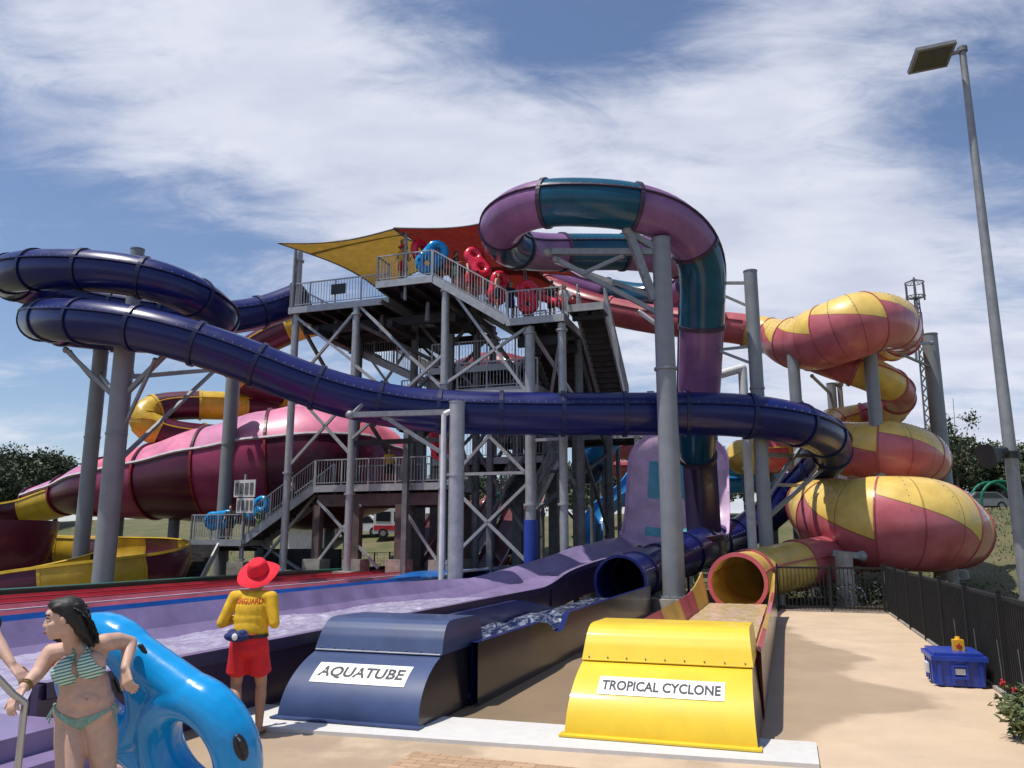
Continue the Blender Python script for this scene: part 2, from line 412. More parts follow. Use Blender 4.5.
tc = nd(nt, 'ShaderNodeTexCoord'); sep = nd(nt, 'ShaderNodeSeparateXYZ'); L(tc.outputs['Generated'], sep.inputs[0])
def M_(op, a, b=None, c=None):
    n = nd(nt, 'ShaderNodeMath', operation=op)
    for i, x in enumerate((a, b, c)):
        if x is None: continue
        if hasattr(x, 'links') or hasattr(x, 'is_output'): L(x, n.inputs[i])
        else: n.inputs[i].default_value = x
    return n.outputs[0]
zc = M_('MAXIMUM', sep.outputs[2], .03); zz = M_('ADD', zc, .22)
cx = M_('DIVIDE', sep.outputs[0], zz); cy = M_('DIVIDE', sep.outputs[1], zz)
cmb = nd(nt, 'ShaderNodeCombineXYZ'); L(cx, cmb.inputs[0]); L(cy, cmb.inputs[1])
mp = nd(nt, 'ShaderNodeMapping'); mp.inputs['Rotation'].default_value = (0, 0, R(28)); mp.inputs['Scale'].default_value = (1.15, 2.1, 1); mp.inputs['Location'].default_value = (3.1, 1.7, 0)
L(cmb.outputs[0], mp.inputs[0])
n1 = nd(nt, 'ShaderNodeTexNoise', Scale=1.5, Detail=9.0, Roughness=.58, Distortion=.35); L(mp.outputs[0], n1.inputs['Vector'])
n2 = nd(nt, 'ShaderNodeTexNoise', Scale=4.2, Detail=10.0, Roughness=.63, Distortion=.9); L(mp.outputs[0], n2.inputs['Vector'])
def skydir(px, py):
    d = P(px, py, 1.0) - V3((0, 0, CZ)); return d.normalized()
blobs = [(210,150,.16,.30),(330,70,.13,.18),(90,110,.13,.14),(420,200,.12,.14),(650,110,.17,.20),(800,190,.16,.20),(950,290,.15,.18),(560,150,.13,.12),(40,440,.16,.26),(980,390,.18,.20),(830,60,.12,.10),(150,30,.16,.08),(760,340,.2,.16),(330,240,.08,.08),
         (480,25,.10,-.08),(500,90,.12,.08),(990,200,.08,-.20),(890,125,.08,-.10),(60,330,.12,-.05),(740,270,.06,-.08),(620,50,.09,-.20),(720,20,.08,-.10),(560,10,.1,-.12),(60,30,.12,-.06),(30,230,.13,-.26),(230,290,.13,-.20),(950,170,.08,-.14),(640,45,.06,-.05),(60,330,.1,-.12),(400,120,.05,-.05),(1000,60,.09,-.06)]
acc = None
for (bx, by, w, a) in blobs:
    d = skydir(bx, by); dp = nd(nt, 'ShaderNodeVectorMath', operation='DOT_PRODUCT'); L(tc.outputs['Generated'], dp.inputs[0]); dp.inputs[1].default_value = d
    t = M_('SUBTRACT', 1.0, dp.outputs['Value']); t = M_('MULTIPLY', t, -1/(w*w)*1.0); e = M_('EXPONENT', t); e = M_('MULTIPLY', e, a)
    acc = e if acc is None else M_('ADD', acc, e)
acc = M_('MULTIPLY', acc, 1.5)
s1 = M_('MULTIPLY_ADD', n1.outputs['Fac'], 1.9, -.68); s2 = M_('MULTIPLY_ADD', n2.outputs['Fac'], .85, -.425)
dens = M_('ADD', M_('ADD', s1, s2), acc)
mr = nd(nt, 'ShaderNodeMapRange'); mr.interpolation_type = 'SMOOTHSTEP'; L(dens, mr.inputs['Value'])
mr.inputs['From Min'].default_value = .19; mr.inputs['From Max'].default_value = 1.0
# thicker cloud is a little greyer
cc = nd(nt, 'ShaderNodeMix', data_type='RGBA'); cc.inputs[6].default_value = (6.9, 7.15, 8.1, 1); cc.inputs[7].default_value = (5.6, 5.9, 7.1, 1)
n3 = nd(nt, 'ShaderNodeTexNoise', Scale=2.6, Detail=6.0); L(mp.outputs[0], n3.inputs['Vector'])
m3 = nd(nt, 'ShaderNodeMapRange'); L(n3.outputs['Fac'], m3.inputs['Value']); m3.inputs['From Min'].default_value = .42; m3.inputs['From Max'].default_value = .66; L(m3.outputs[0], cc.inputs[0])
blue = nd(nt, 'ShaderNodeMix', data_type='RGBA', blend_type='MULTIPLY'); blue.inputs[0].default_value = 1; L(sky.outputs[0], blue.inputs[6]); blue.inputs[7].default_value = (1.04, 1.02, 1.08, 1)
fade = M_('MULTIPLY', mr.outputs[0], .92)
mx = nd(nt, 'ShaderNodeMix', data_type='RGBA'); L(fade, mx.inputs[0]); L(blue.outputs[2], mx.inputs[6]); L(cc.outputs[2], mx.inputs[7]); L(mx.outputs[2], bg.inputs[0])

# ------------------------------------------------------------------ ground
def terrain(x, y):
    v = .319*x + .948*y; u = .948*x - .319*y
    t = min(1, max(0, (v-37)/30)); h = 4.1*t*t*(3-2*t)
    r = min(1, max(0, (u-6)/14)); h += 1.0*r*r*(3-2*r)*min(1, max(0, (v-20)/20)) 
    far = max(0, math.hypot(x, y)-90); h += min(2.0, far*.004)
    if v > 36: h += .25*math.sin(x*.13)*min(1, (v-36)/20)
    return h-.03
gm = mat('grass_ground', (.055,.08,.02), .95, var=.3, scale=.45, col2=(.15,.115,.06), bump=1.0, bscale=6)
mb = MB()
xs = [-1500,-700,-350,-200]+[-140+4*i for i in range(71)]+[200,350,700,1500]; ys = [-60,-20]+[0+3*i for i in range(50)]+[180,260,420,800,1800,3500]
vs = [V3((x, y, terrain(x, y))) for y in ys for x in xs]; nx = len(xs)
mb.add(vs, [(j*nx+i, j*nx+i+1, (j+1)*nx+i+1, (j+1)*nx+i) for j in range(len(ys)-1) for i in range(nx-1)], smooth=True)
mb.build('grass_ground', gm, kind='structure')
# concrete apron, with wet patches along the channels
def concrete():
    m = mat('sand_concrete', (.56,.425,.295), .9, var=.07, scale=.8, bump=.25, bscale=60, rvar=.03); nt = m.node_tree; L = nt.links.new
    b = nt.nodes['Principled BSDF']; src = b.inputs['Base Color'].links[0].from_socket
    geo = nd(nt, 'ShaderNodeNewGeometry')
    def math_(op, a, b_=None, c=None):
        n = nd(nt, 'ShaderNodeMath', operation=op)
        for i, x in enumerate((a, b_, c)):
            if x is None: continue
            if isinstance(x, (int, float)): n.inputs[i].default_value = x
            else: L(x, n.inputs[i])
        return n.outputs[0]
    def dot(d):
        n = nd(nt, 'ShaderNodeVectorMath', operation='DOT_PRODUCT'); L(geo.outputs['Position'], n.inputs[0]); n.inputs[1].default_value = d; return n.outputs['Value']
    u = dot(PU); v = dot(PV)
    nz = nd(nt, 'ShaderNodeTexNoise', Scale=.9, Detail=6.0, Roughness=.6); L(geo.outputs['Position'], nz.inputs['Vector'])
    nn = math_('MULTIPLY_ADD', nz.outputs['Fac'], 1.6, -.8)
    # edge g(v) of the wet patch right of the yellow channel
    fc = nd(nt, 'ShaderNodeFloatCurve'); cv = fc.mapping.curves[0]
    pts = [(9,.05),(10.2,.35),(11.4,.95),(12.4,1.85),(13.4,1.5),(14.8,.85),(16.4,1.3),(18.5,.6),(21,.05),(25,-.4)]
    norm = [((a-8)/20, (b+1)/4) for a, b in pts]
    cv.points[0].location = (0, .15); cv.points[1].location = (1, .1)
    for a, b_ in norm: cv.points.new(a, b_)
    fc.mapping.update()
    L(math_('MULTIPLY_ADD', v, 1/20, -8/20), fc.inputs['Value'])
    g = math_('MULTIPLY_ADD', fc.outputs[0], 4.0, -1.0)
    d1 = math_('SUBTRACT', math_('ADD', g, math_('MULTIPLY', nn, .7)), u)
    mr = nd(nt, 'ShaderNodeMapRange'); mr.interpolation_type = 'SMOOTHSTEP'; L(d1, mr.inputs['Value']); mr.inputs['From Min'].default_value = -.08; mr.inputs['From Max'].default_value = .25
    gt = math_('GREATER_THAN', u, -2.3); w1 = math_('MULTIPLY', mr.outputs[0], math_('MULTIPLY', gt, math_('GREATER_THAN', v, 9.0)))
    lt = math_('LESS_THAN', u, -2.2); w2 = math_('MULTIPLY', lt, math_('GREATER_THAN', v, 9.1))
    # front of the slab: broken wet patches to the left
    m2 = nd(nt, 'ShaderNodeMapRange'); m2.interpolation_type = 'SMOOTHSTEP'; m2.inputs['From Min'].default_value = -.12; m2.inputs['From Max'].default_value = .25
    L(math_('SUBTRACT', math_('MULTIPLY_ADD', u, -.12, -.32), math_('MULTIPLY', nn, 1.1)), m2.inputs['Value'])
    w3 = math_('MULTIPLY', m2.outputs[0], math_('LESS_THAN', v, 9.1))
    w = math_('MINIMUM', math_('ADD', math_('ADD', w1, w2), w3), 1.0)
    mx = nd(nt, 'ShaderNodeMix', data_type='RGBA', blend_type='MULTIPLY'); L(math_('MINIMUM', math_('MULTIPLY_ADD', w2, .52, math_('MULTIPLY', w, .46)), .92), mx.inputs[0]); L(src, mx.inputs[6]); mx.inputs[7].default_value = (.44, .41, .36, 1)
    # grime speckles
    n5 = nd(nt, 'ShaderNodeTexNoise', Scale=7.0, Detail=8.0, Roughness=.7); L(geo.outputs['Position'], n5.inputs['Vector'])
    r5 = nd(nt, 'ShaderNodeMapRange'); L(n5.outputs['Fac'], r5.inputs['Value']); r5.inputs['From Min'].default_value = .56; r5.inputs['From Max'].default_value = .8; r5.inputs['To Max'].default_value = .5
    m5 = nd(nt, 'ShaderNodeMix', data_type='RGBA', blend_type='MULTIPLY'); L(r5.outputs[0], m5.inputs[0]); L(mx.outputs[2], m5.inputs[6]); m5.inputs[7].default_value = (.7, .64, .58, 1)
    L(m5.outputs[2], b.inputs['Base Color'])
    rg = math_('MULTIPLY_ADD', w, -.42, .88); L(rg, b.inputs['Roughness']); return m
mb = MB()
for (u0, u1, v0, v1) in ((-30, 2.75, -4, 26.6), (2.75, 7, -4, 8.6)):
    mb.add([K(u0, v0, .004), K(u1, v0, .004), K(u1, v1, .004), K(u0, v1, .004)], [(0, 1, 2, 3)])
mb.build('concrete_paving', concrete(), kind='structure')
mb = MB(); mb.kbox(2.68, 2.80, 8.6, 26.6, -.05, .06); mb.kbox(-.35, 2.68, 26.6, 26.75, -.05, .05)
mb.build('kerb', M['conc'], kind='structure')
mb = MB(); q_ = [(-7.6,8.02),(-5.6,8.2),(.16,8.56),(.16,9.45),(-7.0,9.3)]; mb.add([K(a,b,.045) for a,b in q_]+[K(a,b,-.02) for a,b in q_], [(0,1,2,3,4),(0,5,6,1),(1,6,7,2),(2,7,8,3)]); mb.build('drain_slab', M['kerb'], kind='structure')
# brick paving at the very front
bm_ = mat('brick_paving', (.46,.30,.18), .9); nt2 = bm_.node_tree; bt = nd(nt2, 'ShaderNodeTexBrick', Scale=2.2); g2 = nd(nt2, 'ShaderNodeNewGeometry'); mp2 = nd(nt2, 'ShaderNodeMapping'); mp2.inputs['Rotation'].default_value = (0,0,R(18.6))
nt2.links.new(g2.outputs['Position'], mp2.inputs[0]); nt2.links.new(mp2.outputs[0], bt.inputs['Vector']); bt.inputs['Color1'].default_value = (.50,.33,.20,1); bt.inputs['Color2'].default_value = (.37,.235,.14,1); bt.inputs['Mortar'].default_value = (.22,.15,.10,1)
bt.inputs['Mortar Size'].default_value = .014
nt2.links.new(bt.outputs[0], nt2.nodes['Principled BSDF'].inputs['Base Color'])
mb = MB(); a = [P(362,790,8), P(560,800,8), P(556,764,8), P(410,750,8)]
def G(px, py, z=.009):
    u = px-512; v = 384-py; dy = F*math.cos(PITCH)-v*math.sin(PITCH); dz = F*math.sin(PITCH)+v*math.cos(PITCH); t = (z-CZ)/dz; return V3((u*t, dy*t, z))
mb.add([G(330,800), G(700,812), G(640,774), G(415,751)], [(0,1,2,3)]); mb.build('brick_paving', bm_, kind='structure')

# ------------------------------------------------------------------ navy tube slide (Aquatube)
def aquatube():
    root = thing('tube_slide', 'dark navy tube slide with double loop at left, ending behind the AQUATUBE block', 'water slide', K(-4.85, 10, 0))
    c = [(300,298,36),(264,312,35),(215,318,33.8),(120,308,33),(45,292,32),(6,278,29.8),(30,270,27.6),(100,271,27),(160,281,27.2),(195,297,27.9),(221,320,30.3),(190,336,32.4),(120,334,32.2),(66,328,31),(39,320,28.7),(64,320,26.4),(105,323,25.8),(165,334,25.7),(240,358,26.1),(300,382,26.4),(360,400,26.7),(420,410,27),(480,413,27),(560,414,27),(640,414,27),(720,414,26.8),(780,420,27),(820,433,28.4),(832,452,31),(808,478,34),(780,504,35.5),(748,530,35.5),(716,544,33.5),(692,551,30.0)]
    pa = Path([P(*q) for q in c]+[K(-4.42,27.4,1.12),K(-4.66,25.6,.98),K(-4.74,24.2,.90)], .735, smooth=10)
    tube_slide(root, pa, 2.1, [M['navy']], M['navyflange'])
    # mouth lip and the dark inside
    mb = MB(); e = pa.n-1; pa.ring(mb, e, .1, .07); mb.build('mouth_rim', M['navy'], root)
    # outlet channel
    def wall(side, u, top, mats, name, z1fn=None):
        mb = MB(); n = 30
        for k in range(n):
            v0 = 10.2+(24.4-10.2)*k/n; v1 = 10.2+(24.4-10.2)*(k+1)/n
            h0, h1 = (top(v0), top(v1))
            m = int(k/5) % 3
            mb.add([K(u,v0,0),K(u,v1,0),K(u,v1,h1),K(u,v0,h0)], [(0,1,2,3)], m)
            mb.add([K(u-side*.10,v0,0),K(u-side*.10,v1,0),K(u-side*.10,v1,h1),K(u-side*.10,v0,h0)], [(0,1,2,3)], 3)
            mb.add([K(u,v0,h0),K(u,v1,h1),K(u-side*.10,v1,h1),K(u-side*.10,v0,h0)], [(0,1,2,3)], 3)
        return mb.build(name, mats, root)
    def topR(v):
        if 13.4 < v < 14.9: return .8-.26*min(1, (v-13.4)/.5, max(0, (14.9-v)/.3))
        return .8
    wall(1, -3.9, topR, [M['sidenavy'], M['olive'], M['sidemar'], M['navy']], 'channel_wall')
    wall(-1, -5.8, lambda v: .82-.66*min(1, max(0, (v-17.5)/5)), [M['navy'], M['navy'], M['navy'], M['navy']], 'channel_wall')
    mb = MB(); mb.kbox(-5.7, -4.0, 10.2, 24.4, .1, .16); mb.build('channel_bed', M['navy'], root)
    endw(root, -5.8, -3.9, 11.2, 18, pa)
    return root
def endw(root, *a): pass
def water(name, label, u0, u1, v0, v1, z, wm, amp, splash=None, origin=None):
    mb = MB(); nu = max(6, int((u1-u0)*14)); nv = int((v1-v0)*10)
    def fn(a, b):
        u = u0+(u1-u0)*a; v = v0+(v1-v0)*b
        h = mnoise.noise(V3((u*2.6, v*1.5, 3.1)))*amp + mnoise.noise(V3((u*7, v*4.5, 8)))*amp*.6 + mnoise.noise(V3((u*16, v*13, 1)))*amp*.2
        if splash:
            for (su, sv, r, hh) in splash:
                d = math.hypot((u-su)/r, (v-sv)/(r*1.2))
                if d < 1: h += hh*(1-d)**.9*(.65+.6*abs(mnoise.noise(V3((u*4.5, v*4, 5)))))
        return K(u, v, z+h)
    mb.grid(fn, nu, nv); return mb.build(name, wm, kind='structure')
def watermat(name, base, foam, fmin, fmax, rough=.12):
    m = mat(name, base, rough, var=.1); nt = m.node_tree; L = nt.links.new; b = nt.nodes['Principled BSDF']
    geo = nd(nt, 'ShaderNodeNewGeometry'); mp = nd(nt, 'ShaderNodeMapping'); mp.inputs['Rotation'].default_value = (0,0,R(18.6)); mp.inputs['Scale'].default_value = (3.2,1.5,2); L(geo.outputs['Position'], mp.inputs[0])
    n = nd(nt, 'ShaderNodeTexNoise', Scale=1.6, Detail=8.0, Roughness=.68, Distortion=.8); L(mp.outputs[0], n.inputs['Vector'])
    r = nd(nt, 'ShaderNodeMapRange'); L(n.outputs['Fac'], r.inputs['Value']); r.inputs['From Min'].default_value = fmin; r.inputs['From Max'].default_value = fmax
    mx = nd(nt, 'ShaderNodeMix', data_type='RGBA'); L(r.outputs[0], mx.inputs[0]); mx.inputs[6].default_value = (*base,1); mx.inputs[7].default_value = (*foam,1); L(mx.outputs[2], b.inputs['Base Color'])
    b.inputs['Specular IOR Level'].default_value = .6
    bp = nd(nt, 'ShaderNodeBump', Strength=.5, Distance=.05); L(n.outputs['Fac'], bp.inputs['Height']); L(bp.outputs[0], b.inputs['Normal'])
    return m
aq = aquatube()
wn = watermat('channel_water', (.008,.018,.07), (.66,.72,.82), .47, .80)
water('channel_water', '', -5.68, -4.02, 10.6, 24.2, .44, wn, .022, [(-4.6,14.6,1.3,.30),(-4.3,16.2,1.,.26),(-4.5,12.6,1.3,.22),(-4.2,11.4,.9,.16),(-4.9,17.6,1.2,.18)])
# ------------------------------------------------------------------ splash blocks with their signs
def prof(s):
    """front face outline (dv, z) for s in 0..1: a bulging lower face"""
    a = s*R(74); return (.82*(1-math.cos(a))/(1-math.cos(R(74))), .70*math.sin(a)/math.sin(R(74)))
def block(name, label, u0, u1, vf, facem, sidem, sign, signlab, seamm, vback):
    root = thing(name, label, 'splash block', K((u0+u1)/2, vf, .045))
    vf0 = vf
    mb = MB(); n = 14; tp = .07
    ins = lambda z: tp*z
    # front face
    def fr(a, b):
        dv, z = prof(b); return K(u0+ins(z)+(u1-u0-2*ins(z))*a, vf+dv, .045+z)
    mb.grid(fr, 8, n)
    mb.box(K((u0+u1)/2, vf-.02, .062), (u1-u0+.08, .16, .02), (PU, PV, V3((0,0,1))))
    mb.build('front_panel', facem, root)
    # side panels (dark)
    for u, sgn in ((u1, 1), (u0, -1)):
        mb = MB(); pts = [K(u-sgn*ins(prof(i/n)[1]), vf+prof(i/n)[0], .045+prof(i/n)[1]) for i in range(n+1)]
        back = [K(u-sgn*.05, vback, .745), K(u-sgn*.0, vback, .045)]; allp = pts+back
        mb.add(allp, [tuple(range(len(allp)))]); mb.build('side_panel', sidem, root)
    # upper cap: rounded, a lip over the lower face
    cp = [(.70,.690),(.735,.76),(.79,.87),(.86,.97),(.93,1.03),(1.02,1.065),(1.15,1.075),(1.9,1.06),(2.05,1.02),(2.1,.92),(2.1,.70)]
    if vback-vf < 2: pass
    mb = MB(); w0, w1 = u0+.035, u1-.035
    def cf(a, b):
        q = b*(len(cp)-1); i = min(len(cp)-2, int(q)); t = q-i; dv = cp[i][0]*(1-t)+cp[i+1][0]*t; z = cp[i][1]*(1-t)+cp[i+1][1]*t
        k = .10*(z-.69); return K(w0+k+(w1-w0-2*k)*a, vf+dv, .045+z+.0)
    mb.grid(cf, 8, 40); 
    for a in (0, 1):
        pts = [cf(a, j/40) for j in range(41)]; mb.add(pts, [tuple(range(41))])
    tc_ = mb.build('top_cap', facem, root)
    for k in range(9):
        for (dv, zz) in ((.715,.725),):
            mb = MB(); mb.ball(K(u0+.12+(u1-u0-.24)*k/8, vf+dv-.004, .045+zz), (.010,.010,.010), 6, 5); mb.build('bolt', M['galvd'], tc_)
    mb = MB(); mb.tube(K(w0+.02, vf+.70, .74), K(w1-.02, vf+.70, .74), .012, n=6); mb.build('edge_trim', seamm, root)
    # sign panel on the curved face, lettering a hair above it
    (su0, su1, s0, s1, txt, fs) = sign
    def onface(u, s, off):
        dv, z = prof(s); d2, z2 = prof(s+.01); t = V3((0, d2-dv, z2-z)).normalized(); nrm = V3((0, -t.z, t.y))
        return K(u, vf+dv+nrm.y*off, .045+z+nrm.z*off)
    mb = MB(); mb.grid(lambda a, b: onface(su0+(su1-su0)*a, s0+(s1-s0)*b, .006), 6, 8)
    sg = mb.build('name_sign', M['white'], root)
    vs, fs_ = text_mesh(txt, 1.0, .028)
    xs = [v.x for v in vs]; ys = [v.y for v in vs]; cxx = (min(xs)+max(xs))/2; cyy = (min(ys)+max(ys))/2; wx = max(xs)-min(xs); wy = max(ys)-min(ys)
    mb = MB(); su = (su0+su1)/2; ss = (s0+s1)/2
    mb.add([onface(su+(v.x-cxx)/wx*(su1-su0)*fs[0], ss+(v.y-cyy)/wy*(s1-s0)*fs[1], .0085) for v in vs], fs_)
    mb.build('lettering', M['ink'], sg)
    return root
ITAL = 0
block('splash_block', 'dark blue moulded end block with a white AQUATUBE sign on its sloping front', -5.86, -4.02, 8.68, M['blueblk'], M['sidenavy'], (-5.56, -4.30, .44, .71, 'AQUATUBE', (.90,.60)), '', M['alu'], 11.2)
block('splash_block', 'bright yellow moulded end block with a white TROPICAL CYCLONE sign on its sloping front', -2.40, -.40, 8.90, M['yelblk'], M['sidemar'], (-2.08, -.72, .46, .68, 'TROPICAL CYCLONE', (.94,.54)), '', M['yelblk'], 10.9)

# ------------------------------------------------------------------ tropical cyclone slide
def cyclone():
    root = thing('bowl_slide', 'yellow and red tube slide with swollen bowls at right, ending behind the TROPICAL CYCLONE block', 'water slide', K(-1.4, 10, 0))
    c = [(545,288,42,.72),(590,306,40,.72),(645,318,39,.72),(700,325,37.8,.72),(745,329,37.2,.75),(770,336,36.6,.85),(795,344,35,1.15),(822,338,33.5,1.35),(856,325,32.4,1.38),(886,321,33.2,1.18),(902,338,37,.85),(885,347,40,.75),(840,350,41,.75),(806,348,39,.75),(806,352,36.5,.75),(838,364,34.8,.75),(875,376,34.6,.75),(898,393,36.5,.75),(890,410,40,.75),(862,418,42,.75),(830,424,41,.75),(822,436,38,.9),(850,450,35,1.2),(890,451,33.6,1.3),(918,455,34.5,1.15),(928,466,38,.85),(890,478,41,.78),(835,486,39.5,.78),(812,500,35,1.1),(838,519,31,1.5),(880,523,29.3,1.68),(925,524,29.2,1.68),(955,532,31.5,1.35),(950,540,35.5,1.0),(900,548,37.5,.9),(850,553,34,.85),(822,560,29.5,.83)]
    ext = [K(-.85,28.0,1.1),K(-1.3,26.4,1.0),K(-1.41,24.5,.93)]
    pa = Path([P(*q[:3]) for q in c]+ext, [q[3] for q in c]+[.80,.76,.74], ds=.3, smooth=8)
    # which stretches are the swollen bowls
    def near(idx):
        q = P(*c[idx][:3]); return min(range(pa.n), key=lambda i: (pa.p[i]-q).length)
    st = [near(5), near(10), near(20), near(25), near(27), near(32)]
    def run(i0, i1, mats, sl, start=0): tube_slide(root, pa, sl, mats, M['red'], i0, i1, start=start, bolts=False)
    half = near(4)
    run(0, near(3), [M['dred'], M['red']], 4.5); run(near(3), st[0], [M['red'], M['yellow']], 2.2)
    def bowl(i0, i1, nsec, mt, sl):
        nsec = max(2, round((i1-i0)*pa.ds/sl))
        for k in range(nsec):
            a = i0+(i1-i0)*k//nsec; b = i0+(i1-i0)*(k+1)//nsec
            mb = MB(); pa.sweep(mb, a, b, -math.pi, math.pi, 48, uvper=(b-a)*pa.ds, uvoff=a)
            s = mb.build('bowl_section', mt, root); fl = MB(); pa.ring(fl, a, .025, .03, n=36); fl.build('flange', M['red'], s)
            # rows of bolt heads over the crown
            bl = MB()
            for q in (a+(b-a)//3, a+2*(b-a)//3):
                for th in [x*.16-1.4 for x in range(18)]: bl.ball(pa.pt(q, th, pa.r[q]+.005), (.018,.018,.018), 5, 4)
            bl.build('bolt_row', M['galvd'], s)
    bowl(st[0], st[1], 0, M['petal2'], 2.1); run(st[1], st[2], [M['yellow'], M['red']], 2.5); bowl(st[2], st[3], 0, M['petal2'], 2.1)
    run(st[3], st[4], [M['red'], M['yellow']], 2.5); bowl(st[4], st[5], 0, M['petal'], 2.5); run(st[5], pa.n-1, [M['yellow'], M['yellow'], M['maroon'] if False else M['red']], 3.4)
    mb = MB(); pa.ring(mb, pa.n-1, .10, .10, n=36); mb.build('mouth_rim', M['redpink'], root)
    # flared pink/yellow outlet channel: walls lean out, tall at the tube, low at the block
    vT = 24.4; secs = 5
    def z_top(v): t = min(1, max(0, (v-20)/4.4)); return .80+.42*t*t
    for (uo, ui, sg) in ((-.38, -.62, 1), (-2.44, -2.22, -1)):
        for k in range(secs):
            mb = MB()
            va = 10.6+(vT-10.6)*k/secs; vb = 10.6+(vT-10.6)*(k+1)/secs
            for q in range(4):
                v0 = va+(vb-va)*q/4; v1 = va+(vb-va)*(q+1)/4
                mb.add([K(ui,v0,.3),K(ui,v1,.3),K(uo-sg*.05,v1,z_top(v1)),K(uo-sg*.05,v0,z_top(v0))], [(0,1,2,3)])
                mb.add([K(uo-sg*.05,v0,z_top(v0)),K(uo-sg*.05,v1,z_top(v1)),K(uo,v1,z_top(v1)-.03),K(uo,v0,z_top(v0)-.03)], [(0,1,2,3)])
            mb.build('channel_liner', [M['redpink'], M['yellow'], M['pink']][k % 3 if sg > 0 else (k+1) % 2], root)
        mb = MB()
        for k in range(20):
            v0 = 10.6+(24.4-10.6)*k/20; v1 = 10.6+(24.4-10.6)*(k+1)/20
            mb.add([K(uo,v0,0),K(uo,v1,0),K(uo,v1,min(1.22,z_top(v1)-.03)),K(uo,v0,min(1.22,z_top(v0)-.03))], [(0,1,2,3)], (k//3) % 2)
        mb.build('channel_wall', [M['sidemar'], M['olive']], root)
    for k in range(5):
        mb = MB(); va = 10.6+(vT-10.6)*k/5; vb = 10.6+(vT-10.6)*(k+1)/5; mb.kbox(-2.22, -.62, va, vb, .24, .30); mb.build('channel_bed', M['yellow'] if k % 2 == 0 else M['redpink'], root)
    # end wall round the mouth
    mb = MB(); i = pa.n-1; t, up, sd = pa.fr[i]
    n = 24; ring = [pa.pt(i, -math.pi+2*math.pi*j/n, pa.r[i]) for j in range(n+1)]
    return root
cy = cyclone()
wy = watermat('pink_channel_water', (.66,.52,.20), (.84,.62,.56), .42, .62, .06)
water('pink_channel_water', '', -2.2, -.64, 11.0, 24.2, .36, wy, .014)
